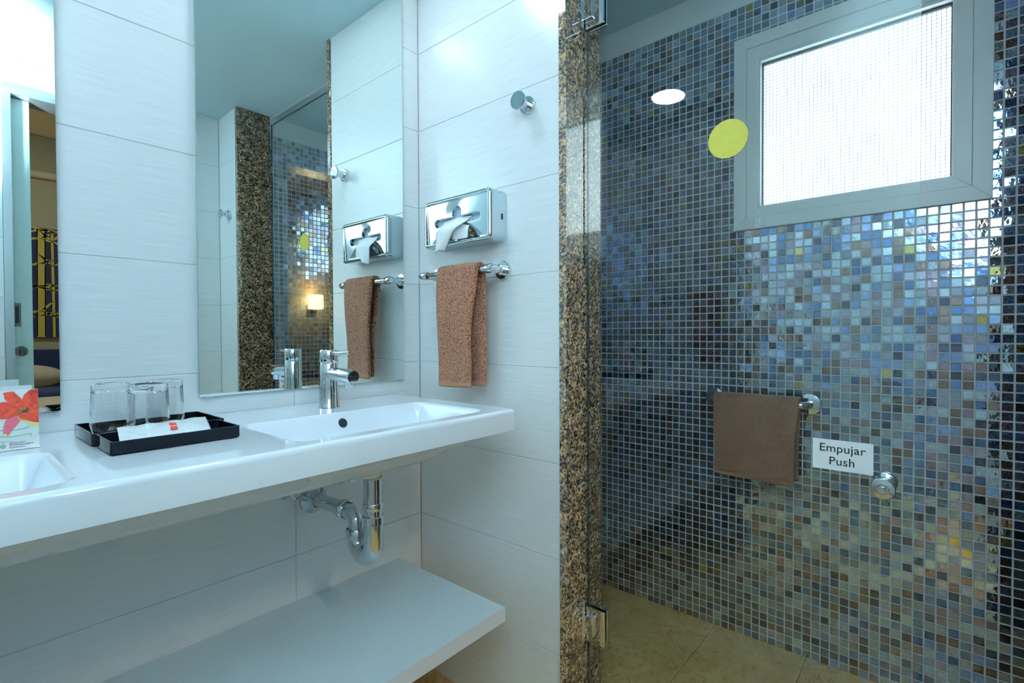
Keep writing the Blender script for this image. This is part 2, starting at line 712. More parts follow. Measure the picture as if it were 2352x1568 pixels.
# ------------------------------------------------------------------ the setting
# basin wall (y = 0) behind mirrors
wall_back = struct(box('wall_back', XD - 0.1, JT, 0.0014, 0.12, 0, SH_CEIL + 0.1, 'wall_grout'),
                   'white brushed tile wall behind the mirrors and basin')
wall_tiles(wall_back, 'x', 0.0, -1, [(XD, -1.174), (-1.174, -0.424), (-0.424, -0.0005)], tile_row_edges(CEIL))
# wall with towel bar (x = 0)
wall_right = struct(box('wall_right', 0.0014, JT - 0.002, -0.56, -0.0005, 0, CEIL + 0.102, 'wall_grout'),
                    'white brushed tile wall with tissue dispenser and towel bar')
wall_tiles(wall_right, 'y', 0.0, -1, [(-0.56, -0.001)], tile_row_edges(CEIL))
# wall_right continues past the shower opening
wall_right_end = struct(box('wall_right_end', 0.0014, JT - 0.002, YC - 0.0, JY1 - 0.0235, 0, CEIL + 0.102, 'wall_grout'),
                        'narrow white tile wall past the shower opening')
wall_tiles(wall_right_end, 'y', 0.0, -1, [(YC + 0.001, JY1 - 0.024)], tile_row_edges(CEIL))
# far end wall (x = XD)
wall_left = struct(box('wall_left', XD - 0.1, XD - 0.0014, YC, 0.0, 0, CEIL + 0.05, 'wall_grout'),
                   'white tile wall at the far end of the basin')
wall_tiles(wall_left, 'y', XD, 1, [(YC + 0.001, -0.75), (-0.75, -0.001)], tile_row_edges(CEIL))
# wall with sliding door (y = YC)
DX0, DX1, DZ1 = -0.835, -0.165, 2.132
bm = bmesh.new()
bm_box(bm, XD - 0.1, DX0, YC - 0.13, YC - 0.0014, 0, 2.7)
bm_box(bm, DX1, JT - 0.002, YC - 0.13, YC - 0.0014, 0, 2.7)
bm_box(bm, DX0, DX1, YC - 0.13, YC - 0.0014, DZ1, 2.7)
wall_front = struct(from_bm('wall_front', bm, 'wall_grout'), 'white tile wall with the sliding door to the bedroom')
wall_tiles(wall_front, 'x', YC, 1, [(XD, -1.0), (-1.0, -0.25), (-0.25, -0.0005)], tile_row_edges(CEIL), holes=[(DX0, DX1, -1, DZ1)])

# ceilings
struct(box('ceiling', XD - 0.1, JT + 0.01, YC - 0.0, 0.0, CEIL, CEIL + 0.1, 'ceiling_paint'), 'pale painted bathroom ceiling')
struct(box('ceiling_shower', JT + 0.01, WX + 0.1, -1.72, 0.02, SH_CEIL, SH_CEIL + 0.1, 'ceiling_paint'), 'raised painted ceiling over the shower')
struct(box('trim_ceiling_step', JT + 0.0101, JT + 0.018, -1.70, -0.0, CEIL + 0.0, SH_CEIL, 'plaster'), 'white step between the two ceilings')

# floor with marble slabs
floor = struct(box('floor', XD - 0.1, WX + 0.1, YC - 0.1, 0.1, -0.06, -0.0025, 'floor_grout'), 'beige veined marble floor')
_slabs = {}
xs = [XD, -1.25, -0.95, -0.65, -0.35, -0.05, 0.25, 0.55, WX + 0.01]
ys = [YC, -1.57, -1.27, -0.97, -0.67, -0.37, -0.07, 0.01]
for xa, xb in zip(xs, xs[1:]):
    for ya, yb in zip(ys, ys[1:]):
        w, d = xb - xa - 0.002, yb - ya - 0.002
        key = (round(w, 4), round(d, 4))
        if key not in _slabs:
            bm = bmesh.new()
            bm_box(bm, -w / 2, w / 2, -d / 2, d / 2, -0.006, 0)
            bm_bevel(bm, 0.0006, 1)
            me = bpy.data.meshes.new('floor_tile')
            bmesh.ops.recalc_face_normals(bm, faces=bm.faces)
            bm.to_mesh(me); bm.free()
            me.materials.append(MAT['floor_marble'])
            _slabs[key] = me
        o = bpy.data.objects.new('floor_tile', _slabs[key])
        C.objects.link(o)
        o.location = ((xa + xb) / 2, (ya + yb) / 2, 0)
        o.parent = floor

# granite jambs of the shower opening
tr1 = struct(box('trim_1', -0.004, JT, JY0, -0.5605, 0.0, CEIL, 'granite', bev=0.0012, seg=1), 'speckled brown granite jamb beside the towel bar')
tr2 = struct(box('trim_2', -0.004, JT, JY1 - 0.0225, JY1, 0.0, 1.275, 'granite', bev=0.0012, seg=1), 'lower granite slab of the far shower jamb')
tr3 = struct(box('trim_3', -0.004, JT, JY1 - 0.0225, JY1, 1.277, CEIL, 'granite', bev=0.0012, seg=1), 'upper granite slab of the far shower jamb')

# ------------------------------------------------------------------ mosaic shower walls
P = 0.026528
TS = 0.0222
PAL = [((0.44, 0.58, 0.68), 15), ((0.42, 0.54, 0.62), 7), ((0.23, 0.34, 0.60), 15), ((0.07, 0.15, 0.32), 12), ((0.31, 0.25, 0.31), 11),
       ((0.44, 0.46, 0.58), 10), ((0.24, 0.16, 0.12), 11), ((0.05, 0.06, 0.10), 7), ((0.24, 0.30, 0.36), 9), ((0.55, 0.47, 0.12), 1)]
_pool = [c for c, w in PAL for _ in range(w)]
rng = random.Random(5)


def tile_colour():
    c = rng.choice(_pool)
    k = rng.uniform(1.15, 1.65)
    m_ = (0.27, 0.33, 0.41)
    c = [m_[i] + (c[i] - m_[i]) * 0.82 for i in range(3)]
    return (c[0] * k, c[1] * k, c[2] * k, 1.0)


def project(p):
    d = Vector(p) - Vector(CAM)
    z = d.dot(_f)
    if z <= 0.01:
        return None
    return (1176 + FPX * d.dot(_rr) / z, 784 - FPX * d.dot(_uu) / z, z)


def tile_verts(h):
    """a thin pillow tile in local (u, v, w): base square, chamfer, top"""
    s, t = TS / 2, TS / 2 - 0.0004
    return [(-s, -s, 0), (s, -s, 0), (s, s, 0), (-s, s, 0),
            (-s, -s, h - 0.0006), (s, -s, h - 0.0006), (s, s, h - 0.0006), (-s, s, h - 0.0006),
            (-t, -t, h), (t, -t, h), (t, t, h), (-t, t, h)]


TF = [(0, 1, 5, 4), (1, 2, 6, 5), (2, 3, 7, 6), (3, 0, 4, 7), (4, 5, 9, 8), (5, 6, 10, 9), (6, 7, 11, 10), (7, 4, 8, 11), (8, 9, 10, 11)]
TILE_RISE = 0.0022

# the mosaic wall itself, with an opening for the window
WY0, WY1, WZ0, WZ1 = -1.372, -0.782, 1.495, 2.075
bm = bmesh.new()
BX0, BX1 = WX + 0.0, WX + 0.12
bm_box(bm, BX0, BX1, -1.75, WY0, 0, MOS_TOP)
bm_box(bm, BX0, BX1, WY1, 0.05, 0, MOS_TOP)
bm_box(bm, BX0, BX1, WY0, WY1, 0, WZ0)
bm_box(bm, BX0, BX1, WY0, WY1, WZ1, MOS_TOP)
wall_shower = struct(from_bm('wall_shower', bm, 'mosaic_grout'), 'shower wall of small glossy blue, brown and mauve mosaic tiles')
struct(box('wall_shower_band', WX + 0.003, WX + 0.12, -1.75, 0.05, MOS_TOP, SH_CEIL + 0.05, 'plaster'), 'plain white band above the mosaic')
trim_mos = struct(box('trim_mosaic_edge', WX - 0.003, WX + 0.004, -1.70, 0.0, MOS_TOP - 0.001, MOS_TOP + 0.003, 'mosaic_grout'), 'thin strip along the top of the mosaic')

ROW_Z = 1.42965
COL_Y = -0.82246
singles = []
many_v, many_f, many_c = [], [], []


def add_tile(center, U, V, N, tilt):
    col = tile_colour()
    base = len(many_v)
    for (a, b2, w) in tile_verts(TILE_RISE):
        dw = w + (a * tilt[0] + b2 * tilt[1] if w > 0 else 0)
        many_v.append(center + U * a + V * b2 + N * dw)
    for f in TF:
        many_f.append(tuple(base + i for i in f))
        many_c.append(col)


cands = []
j0, j1 = int((COL_Y - 0.0) / P) , int((COL_Y + 1.70) / P)
for j in range(-33, 34):
    yc = COL_Y - (j + 0.5) * P
    if yc > -0.008 or yc < -1.695:
        continue
    for i in range(-60, 60):
        zc = ROW_Z - (i + 0.5) * P
        if zc < 0.009 or zc > MOS_TOP - 0.004:
            continue
        if -1.395 < yc < -0.75 and 1.475 < zc < 2.115:
            continue
        tilt = (rng.gauss(0, 0.016), rng.gauss(0, 0.016))
        q = project((WX, yc, zc))
        cands.append((yc, zc, tilt, q))


def shown(q, yc, zc):
    if q is None:
        return False
    x, y, _ = q
    if x < 1395 or x > 2345 or y < 4 or y > 1560:
        return False
    if 1630 < x < 1895 and 885 < y < 1118:
        return False
    if 1860 < x < 2012 and 995 < y < 1096:
        return False
    if 1990 < x < 2062 and 1085 < y < 1160:
        return False
    return not (-1.43 < yc < -0.72 and 1.44 < zc < 2.15)


vis = [c for c in cands if shown(c[3], c[0], c[1])]
# on-screen size: shrinks with depth squared
vis.sort(key=lambda c: c[3][2])
pick = set((c[0], c[1]) for c in vis[:300])

# one shared mesh for the single tiles
bm = bmesh.new()
vs = [bm.verts.new((-w, a, b2)) for (a, b2, w) in tile_verts(TILE_RISE)]
for f in TF:
    bm.faces.new([vs[i] for i in f])
bmesh.ops.recalc_face_normals(bm, faces=bm.faces)
single_me = bpy.data.meshes.new('mosaic_tile')
bm.to_mesh(single_me); bm.free()
# recalc on an open shell may point inwards: force the top face to look at the room (-x)
top = max(single_me.polygons, key=lambda p: -p.center.x)
if top.normal.x > 0:
    single_me.flip_normals()
single_me.materials.append(MAT['mosaic_single'])
for (yc, zc, tilt, q) in cands:
    if (yc, zc) in pick:
        o = bpy.data.objects.new('mosaic_tile', single_me)
        C.objects.link(o)
        o.location = (WX, yc, zc)
        o.rotation_euler = (0, tilt[1], -tilt[0])
        o.color = tile_colour()
        o.parent = wall_shower
    else:
        add_tile(Vector((WX, yc, zc)), Vector((0, -1, 0)), Vector((0, 0, 1)), Vector((-1, 0, 0)), tilt)


def flush_tiles(name, parent):
    me = bpy.data.meshes.new(name)
    me.from_pydata([tuple(v) for v in many_v], [], many_f)
    at = me.color_attributes.new('tile_colour', 'FLOAT_COLOR', 'CORNER')
    data = []
    for f, c in zip(many_f, many_c):
        data.extend(c * 4)
    at.data.foreach_set('color', data)
    me.update()
    o = link(name, me, 'mosaic_many', parent)
    o['kind'] = 'stuff'
    many_v.clear(); many_f.clear(); many_c.clear()
    return o


flush_tiles('mosaic_field', wall_shower)

# mosaic end wall of the shower, facing the basin wall
wall_se = struct(box('wall_shower_end', JT, WX, -1.82, -1.70, 0, MOS_TOP, 'mosaic_grout'), 'mosaic end wall of the shower')
struct(box('wall_shower_end_band', JT, WX + 0.003, -1.82, -1.703, MOS_TOP, SH_CEIL + 0.05, 'plaster'), 'white band above the mosaic end wall')
nx = int((WX - JT) / P)
for a in range(nx):
    xc = WX - 0.004 - (a + 0.5) * P
    for i in range(-60, 60):
        zc = ROW_Z - (i + 0.5) * P
        if zc < 0.009 or zc > MOS_TOP - 0.004:
            continue
        add_tile(Vector((xc, -1.70, zc)), Vector((-1, 0, 0)), Vector((0, 0, 1)), Vector((0, 1, 0)), (rng.gauss(0, 0.012), rng.gauss(0, 0.012)))
flush_tiles('mosaic_field', wall_se)
# hidden inner end of the shower
wall_si = struct(box('wall_shower_inner', JT, WX, 0.0, 0.12, 0, SH_CEIL + 0.05, 'mosaic_grout'), 'inner mosaic end wall of the shower')
for a in range(nx):
    xc = WX - 0.004 - (a + 0.5) * P
    for i in range(-60, 60):
        zc = ROW_Z - (i + 0.5) * P
        if zc < 0.009 or zc > MOS_TOP - 0.004:
            continue
        add_tile(Vector((xc, 0.0, zc)), Vector((1, 0, 0)), Vector((0, 0, 1)), Vector((0, -1, 0)), (rng.gauss(0, 0.012), rng.gauss(0, 0.012)))
flush_tiles('mosaic_field', wall_si)
# shower side of the partition
for nm, ya, yb, lab in (('wall_partition_face', -0.5595, 0.0, 'mosaic shower side of the partition wall'),
                        ('wall_partition_end_face', -1.70, JY1 - 0.0228, 'mosaic shower side of the short partition wall')):
    wpf = struct(box(nm, JT - 0.0018, JT - 0.0002, ya, yb, 0, CEIL, 'mosaic_grout'), lab)
    yc = yb - 0.004 - P / 2
    while yc - P / 2 > ya:
        for i in range(-60, 60):
            zc = ROW_Z - (i + 0.5) * P
            if zc < 0.009 or zc > MOS_TOP - 0.004:
                continue
            add_tile(Vector((JT - 0.0002, yc, zc)), Vector((0, 1, 0)), Vector((0, 0, 1)), Vector((1, 0, 0)), (rng.gauss(0, 0.012), rng.gauss(0, 0.012)))
        yc -= P
    flush_tiles('mosaic_field', wpf)


# ------------------------------------------------------------------ window
win = struct(empty('window_1', (WX, -1.073, 1.457)), 'white framed window of frosted wired glass in the mosaic wall')


def keep(o, parent):
    """parent while keeping world coordinates (parents here carry only a location)"""
    o.parent = parent
    o.matrix_parent_inverse = Matrix.Translation(-Vector(parent.location))
    return o


def frame_ring(name, y0, y1, z0, z1, wy, wz0, wz1, x0, x1, mat, parent, bev=0.0015):
    """four mitred bars, one mesh"""
    bm = bmesh.new()
    o_ = [(y0, z0), (y1, z0), (y1, z1), (y0, z1)]
    i_ = [(y0 + wy, z0 + wz0), (y1 - wy, z0 + wz0), (y1 - wy, z1 - wz1), (y0 + wy, z1 - wz1)]
    for k in range(4):
        k2 = (k + 1) % 4
        q = [o_[k], o_[k2], i_[k2], i_[k]]
        f = [bm.verts.new((x0, a, b2)) for a, b2 in q]
        g = [bm.verts.new((x1, a, b2)) for a, b2 in q]
        bm.faces.new(f); bm.faces.new(g[::-1])
        for e in range(4):
            bm.faces.new((f[e], f[(e + 1) % 4], g[(e + 1) % 4], g[e]))
    if bev:
        bm_bevel(bm, bev, 1)
    o = from_bm(name, bm, mat)
    return keep(o, parent)


frame_ring('outer_frame', -1.412, -0.735, 1.455, 2.132, 0.042, 0.042, 0.042, WX - 0.014, WX + 0.06, 'window_pvc', win)
frame_ring('sash', -1.3695, -0.7775, 1.4975, 2.0895, 0.036, 0.030, 0.043, WX - 0.008, WX + 0.055, 'window_pvc', win)
frame_ring('glazing_bead', -1.334, -0.813, 1.527, 2.047, 0.008, 0.008, 0.010, WX - 0.004, WX + 0.045, 'window_pvc', win, 0.001)
frame_ring('gasket', -1.3265, -0.8205, 1.5345, 2.0375, 0.003, 0.0015, 0.005, WX + 0.018, WX + 0.042, 'gasket', win, 0)
keep(box('pane', WX + 0.030, WX + 0.036, -1.334, -0.813, 1.527, 2.047, 'frosted_glass'), win)
bm = bmesh.new()
k = 0
yv = -1.324
while yv < -0.823:
    bm_box(bm, WX + 0.0285, WX + 0.0295, yv - 0.0006, yv + 0.0006, 1.53, 2.043); yv += 0.0112
zv = 1.537
while zv < 2.04:
    bm_box(bm, WX + 0.0285, WX + 0.0295, -1.33, -0.817, zv - 0.0006, zv + 0.0006); zv += 0.0112
wm = keep(from_bm('wire_mesh', bm, 'wire_grey'), win)
wm['kind'] = 'stuff'
for rr_ in range(9):  # two columns of thin level dashes on the lower frame
    for cc_ in range(2):
        keep(box('frame_dash', WX - 0.0146, WX - 0.013, -0.806 - cc_ * 0.017 - 0.014, -0.806 - cc_ * 0.017, 1.461 + rr_ * 0.0038, 1.4622 + rr_ * 0.0038, 'chrome_dull'), win)
for cc_ in range(9):  # a grille's reflection, drawn as upright bars on the top frame
    keep(box('grille_reflection', WX - 0.0146, WX - 0.013, -1.215 - cc_ * 0.0072 - 0.0028, -1.215 - cc_ * 0.0072, 2.095, 2.126, 'chrome_dull'), win)
# roof overhang outside, seen as the grey band at the top of the glass
struct(box('roof_overhang', WX + 0.13, WX + 1.0, -2.6, 0.6, 2.17, 2.27, 'outside_wall'), 'roof overhang outside the window')

# ------------------------------------------------------------------ glass shower door
door = struct(empty('door_1', (GX, -0.93, 0.0)), 'frameless clear glass shower door')
DY0, DY1 = -1.277, -0.589
bm = bmesh.new()
vs, fs = bm_box(bm, GX - 0.004, GX + 0.004, DY0, DY1, 0.012, 2.138)
for f in bm.faces:
    f.normal_update()
    f.material_index = 0 if abs(f.normal.x) > 0.5 else 1
gp = keep(from_bm('glass_panel', bm, ['door_glass', 'glass_edge']), door)


def hinge(zb, zt, name):
    h0 = keep(box(name, GX - 0.012, GX - 0.0045, -0.644, -0.5885, zb, zt, 'chrome', bev=0.0022, seg=2), door)
    h0['label'] = 'chrome glass door hinge'
    mid = (zb + zt) / 2
    hh = (zt - zb) * 0.27
    def sub(o):
        o.parent = h0
        o.matrix_parent_inverse = h0.matrix_parent_inverse.copy()
        o.matrix_parent_inverse = Matrix.Translation(-Vector(door.location)) @ Matrix.Identity(4)
        o.matrix_parent_inverse = Matrix.Translation((0, 0, 0))
        return o
    sub(box('back_plate', GX + 0.0045, GX + 0.012, -0.644, -0.5885, zb, zt, 'chrome', bev=0.0022, seg=2))
    sub(box('pivot_block', GX - 0.020, GX + 0.020, -0.6145, -0.5845, mid - hh, mid + hh, 'chrome', bev=0.002, seg=2))
    sub(box('wall_plate', GX - 0.027, GX + 0.027, -0.5875, -0.5832, zb, zt, 'chrome', bev=0.001, seg=1))
    for zz in (zb + 0.016, zt - 0.016):
        sub(lathe('screw', [(0.0, 0.0), (0.004, 0.0), (0.0035, 0.0014), (0.0, 0.0016)], (GX - 0.018, -0.5875, zz), (0, -1, 0), 'chrome_dull', seg=14))
    return h0


hinge(0.268, 0.362, 'hinge')
hinge(1.888, 1.982, 'hinge')
kn = keep(lathe('knob', [(0.0, 0.001), (0.010, 0.001), (0.010, 0.010), (0.0178, 0.013), (0.019, 0.016), (0.019, 0.029), (0.0178, 0.0315),
                         (0.0098, 0.033), (0.0085, 0.0315), (0.005, 0.0315), (0.004, 0.034), (0.0, 0.034)],
                (GX - 0.004, -1.229, 0.807), (-1, 0, 0), 'chrome'), door)
keep(lathe('knob', [(0.0, 0.001), (0.010, 0.001), (0.010, 0.010), (0.0178, 0.013), (0.019, 0.016), (0.019, 0.029), (0.0178, 0.0315),
                    (0.010, 0.033), (0.0, 0.033)],
           (GX + 0.004, -1.229, 0.807), (1, 0, 0), 'chrome'), door)

# sticker and sign on the glass
st = lathe('round_sticker', [(0.0, 0.0), (0.042, 0.0), (0.042, 0.0005), (0.0, 0.0005)], (GX - 0.0042, -0.9485, 1.515), (-1, 0, 0), 'sticker_yellow', seg=64)
tag(st, 'round yellow-green sticker on the glass shower door', 'sticker')
sg = box('push_sign', GX - 0.0050, GX - 0.0042, -1.2125, -1.1135, 0.822, 0.881, 'sign_white')
tag(sg, 'white bilingual push sign stuck on the glass door', 'sign')
text_mesh('lettering', 'Empujar', 0.0222, 'print_black', sg, (GX - 0.0052, -1.1625, 0.8575), (0, -1, 0), (0, 0, 1), 'CENTER', spacing=1.04, bold=0.0001)
text_mesh('lettering', 'Push', 0.0222, 'print_black', sg, (GX - 0.0052, -1.1625, 0.8325), (0, -1, 0), (0, 0, 1), 'CENTER', spacing=1.04, bold=0.0001)

# ------------------------------------------------------------------ mirrors
def mirror(name, x0, x1, z0, z1, label):
    root = empty(name, ((x0 + x1) / 2, -0.003, z0))
    bm = bmesh.new()
    bm_box(bm, x0, x1, -0.0115, -0.0065, z0, z1)
    for f in bm.faces:
        f.normal_update()
        f.material_index = 0 if f.normal.y < -0.5 else 1
    keep(from_bm('mirror_glass', bm, ['mirror_silver', 'mirror_edge']), root)
    keep(box('backing', x0 + 0.03, x1 - 0.03, -0.0064, -0.0006, z0 + 0.03, z1 - 0.03, 'plaster'), root)
    for px in (x0 + 0.02, x1 - 0.012):
        keep(box('clip', px - 0.009, px + 0.009, -0.0130, -0.0006, z0 - 0.003, z0 - 0.0002, 'chrome_dull', bev=0.0006, seg=1), root)
    tag(root, label, 'mirror', 'tall wall mirrors')
    return root


mirror('wall_mirror', -0.6525, -0.0735, 0.9475, 2.225, 'tall frameless mirror behind the tap, reflecting the granite jamb')
mirror('wall_mirror', -1.476, -0.893, 0.9455, 2.225, 'tall frameless mirror behind the lily card, reflecting the doorway')

# ------------------------------------------------------------------ double basin
SX0, SX1, SY0, SY1 = -1.46, -0.098, -0.500, -0.002
SZ, SLIP, SHULL = 0.903, 0.851, 0.770
BAS = [(-1.395, -0.935), (-0.645, -0.165)]
BY0, BY1 = -0.462, -0.200


def rrect(x, y, x0, x1, y0, y1, r):
    cx, cy_ = (x0 + x1) / 2, (y0 + y1) / 2
    dx, dy = abs(x - cx) - (x1 - x0) / 2 + r, abs(y - cy_) - (y1 - y0) / 2 + r
    return math.hypot(max(dx, 0), max(dy, 0)) + min(max(dx, dy), 0) - r   # <0 inside


def sstep(t):
    t = max(0.0, min(1.0, t))
    return t * t * (3 - 2 * t)


def sink_top(x, y):
    z = SZ
    for bx0, bx1 in BAS:
        d = -rrect(x, y, bx0, bx1, BY0, BY1, 0.035)
        if d > 0:
            cx = (bx0 + bx1) / 2
            # short round-over at the rim, steep wall, rounded into a floor that falls to the drain
            wall = 0.088 * sstep(d / 0.050)
            dr = math.hypot((x - cx) / 0.23, (y + 0.285) / 0.13)
            fall = 0.014 * sstep(1 - dr) * sstep((d - 0.03) / 0.03)
            z = SZ - wall - fall
    e = -rrect(x, y, SX0, SX1, SY0, 0.2, 0.016)
    r = 0.010
    if e < r:
        q = r - max(e, 0)
        z = min(z, SZ - r + math.sqrt(max(0, r * r - q * q)))
    return z


def sink_bot(x, y):
    d = -rrect(x, y, SX0 + 0.02, SX1 - 0.045, SY0 + 0.018, 0.3, 0.06)
    return SLIP - (SLIP - SHULL) * sstep((d) / 0.17) if d > 0 else SLIP


def dense(a, b2, step, hot):
    pts = set()
    nn = int(round((b2 - a) / step))
    for i in range(nn + 1):
        pts.add(round(a + (b2 - a) * i / nn, 5))
    for (h0, h1, st_) in hot:
        m_ = int(round((h1 - h0) / st_))
        for i in range(m_ + 1):
            v = h0 + (h1 - h0) * i / m_
            if a <= v <= b2:
                pts.add(round(v, 5))
    out = []
    for v in sorted(pts):
        if not out or v - out[-1] > 0.0006:
            out.append(v)
    out[-1] = b2
    return out


hx = [(SX0, SX0 + 0.014, 0.0018), (SX1 - 0.014, SX1, 0.0018)]
for a, b2 in BAS:
    hx += [(a - 0.004, a + 0.05, 0.003), (b2 - 0.05, b2 + 0.004, 0.003)]
GXS = dense(SX0, SX1, 0.007, hx)
GYS = dense(SY0, SY1, 0.006, [(SY0, SY0 + 0.014, 0.0018), (BY0 - 0.004, BY0 + 0.05, 0.003), (BY1 - 0.05, BY1 + 0.004, 0.003)])
# pull the two front corners round
def corner(x, y):
    r = 0.016
    for cx, sx in ((SX0 + r, -1), (SX1 - r, 1)):
        if (x - cx) * sx > 0 and y < SY0 + r:
            v = Vector((x - cx, y - (SY0 + r)))
            m_ = max(abs(v.x), abs(v.y))
            if m_ > 0 and v.length > 0:
                v = v.normalized() * m_
                return cx + v.x, SY0 + r + v.y
    return x, y


bm = bmesh.new()
top_v, bot_v = [], []
for y in GYS:
    rt, rb_ = [], []
    for x in GXS:
        x2, y2 = corner(x, y)
        rt.append(bm.verts.new((x2, y2, sink_top(x2, y2))))
        rb_.append(bm.verts.new((x2, y2, sink_bot(x2, y2))))
    top_v.append(rt); bot_v.append(rb_)
NY, NX = len(GYS), len(GXS)
for i in range(NY - 1):
    for j in range(NX - 1):
        bm.faces.new((top_v[i][j], top_v[i][j + 1], top_v[i + 1][j + 1], top_v[i + 1][j]))
        bm.faces.new((bot_v[i][j], bot_v[i + 1][j], bot_v[i + 1][j + 1], bot_v[i][j + 1]))
for j in range(NX - 1):
    bm.faces.new((top_v[0][j], bot_v[0][j], bot_v[0][j + 1], top_v[0][j + 1]))
    bm.faces.new((top_v[-1][j], top_v[-1][j + 1], bot_v[-1][j + 1], bot_v[-1][j]))
for i in range(NY - 1):
    bm.faces.new((top_v[i][0], top_v[i + 1][0], bot_v[i + 1][0], bot_v[i][0]))
    bm.faces.new((top_v[i][-1], bot_v[i][-1], bot_v[i + 1][-1], top_v[i + 1][-1]))
basin = empty('double_washbasin', ((SX0 + SX1) / 2, SY1, SLIP))
tag(basin, 'long white ceramic double washbasin fixed to the tile wall', 'washbasin')
so = keep(from_bm('basin_body', bm, 'porcelain'), basin)
auto_smooth(so, 50)
for bx0, bx1 in BAS:
    cx = (bx0 + bx1) / 2
    ox = -0.414 if bx0 > -0.9 else cx
    oy = BY1
    while sink_top(ox, oy) > SZ - 0.024:
        oy -= 0.0005
    oz = sink_top(ox, oy)
    sl = (sink_top(ox, oy + 0.006) - sink_top(ox, oy - 0.006)) / 0.012
    nv = Vector((0, -sl, 1)).normalized()
    # overflow: ring, and a dark disc painting the hole's shade, on the back slope
    keep(lathe('overflow_dark', [(0.0, 0.0012), (0.0115, 0.0012), (0.0115, -0.004), (0.0, -0.004)], (ox, oy, oz), nv, 'hole_dark', seg=28), basin)
    keep(lathe('overflow_rim', [(0.0112, 0.0002), (0.0118, 0.0018), (0.0130, 0.0018), (0.0140, 0.0)], (ox, oy, oz), nv, 'porcelain', seg=28), basin)
    dz = sink_top(cx, -0.285)
    keep(lathe('drain', [(0.0, 0.004), (0.024, 0.004), (0.030, 0.002), (0.032, 0.0), (0.0, -0.001)], (cx, -0.285, dz), (0, 0, 1), 'chrome', seg=28), basin)
    keep(lathe('outlet_boss', [(0.026, 0.03), (0.027, 0.0), (0.024, -0.010), (0.0, -0.010)], (-0.385 if bx0 > -0.9 else cx, -0.285, SHULL - 0.004), (0, 0, 1), 'porcelain', seg=28), basin)


# ------------------------------------------------------------------ taps
def make_tap():
    root = empty('basin_tap', (0, 0, 0))
    b = lathe('body', [(0.0, 0.0), (0.0265, 0.0), (0.0265, 0.0025), (0.0255, 0.004), (0.0232, 0.055), (0.0222, 0.113), (0.0212, 0.1145), (0.0, 0.1145)], (0, 0, 0), (0, 0, 1), 'chrome', root)
    lathe('cap', [(0.0, 0.1155), (0.0222, 0.1155), (0.0232, 0.1175), (0.0232, 0.146), (0.0215, 0.1485), (0.0, 0.1492)], (0, 0, 0), (0, 0, 1), 'chrome', root)
    tube('lever', [(0, -0.015, 0.140), (0, -0.022, 0.1402), (0, -0.060, 0.1415), (0, -0.093, 0.1430), (0, -0.0965, 0.1432)], [0.0062, 0.0060, 0.0050, 0.0042, 0.0025], 'chrome', root, seg=18)
    sp = tube('spout', [(0, -0.004, 0.088), (0, -0.02, 0.0882), (0, -0.06, 0.0865), (0, -0.108, 0.0840), (0, -0.113, 0.0836)], [0.0165, 0.0168, 0.0170, 0.0172, 0.0155], 'chrome', root, seg=28)
    lathe('aerator', [(0.0, 0.0), (0.0105, 0.0), (0.0115, 0.002), (0.0120, 0.024), (0.0, 0.024)], (0, -0.0985, 0.0575), (0, 0.12, 1), 'chrome', sp, seg=24)
    return root


tap = make_tap()
tap.location = (-0.386, -0.108, SZ - 0.0005)
tag(tap, 'chrome single-lever tap in front of the right mirror', 'tap', 'basin taps')
tap2 = copy_tree(tap)
tap2.location = (-1.165, -0.108, SZ - 0.0005)
tap2['label'] = 'chrome single-lever tap at the far end of the basin'

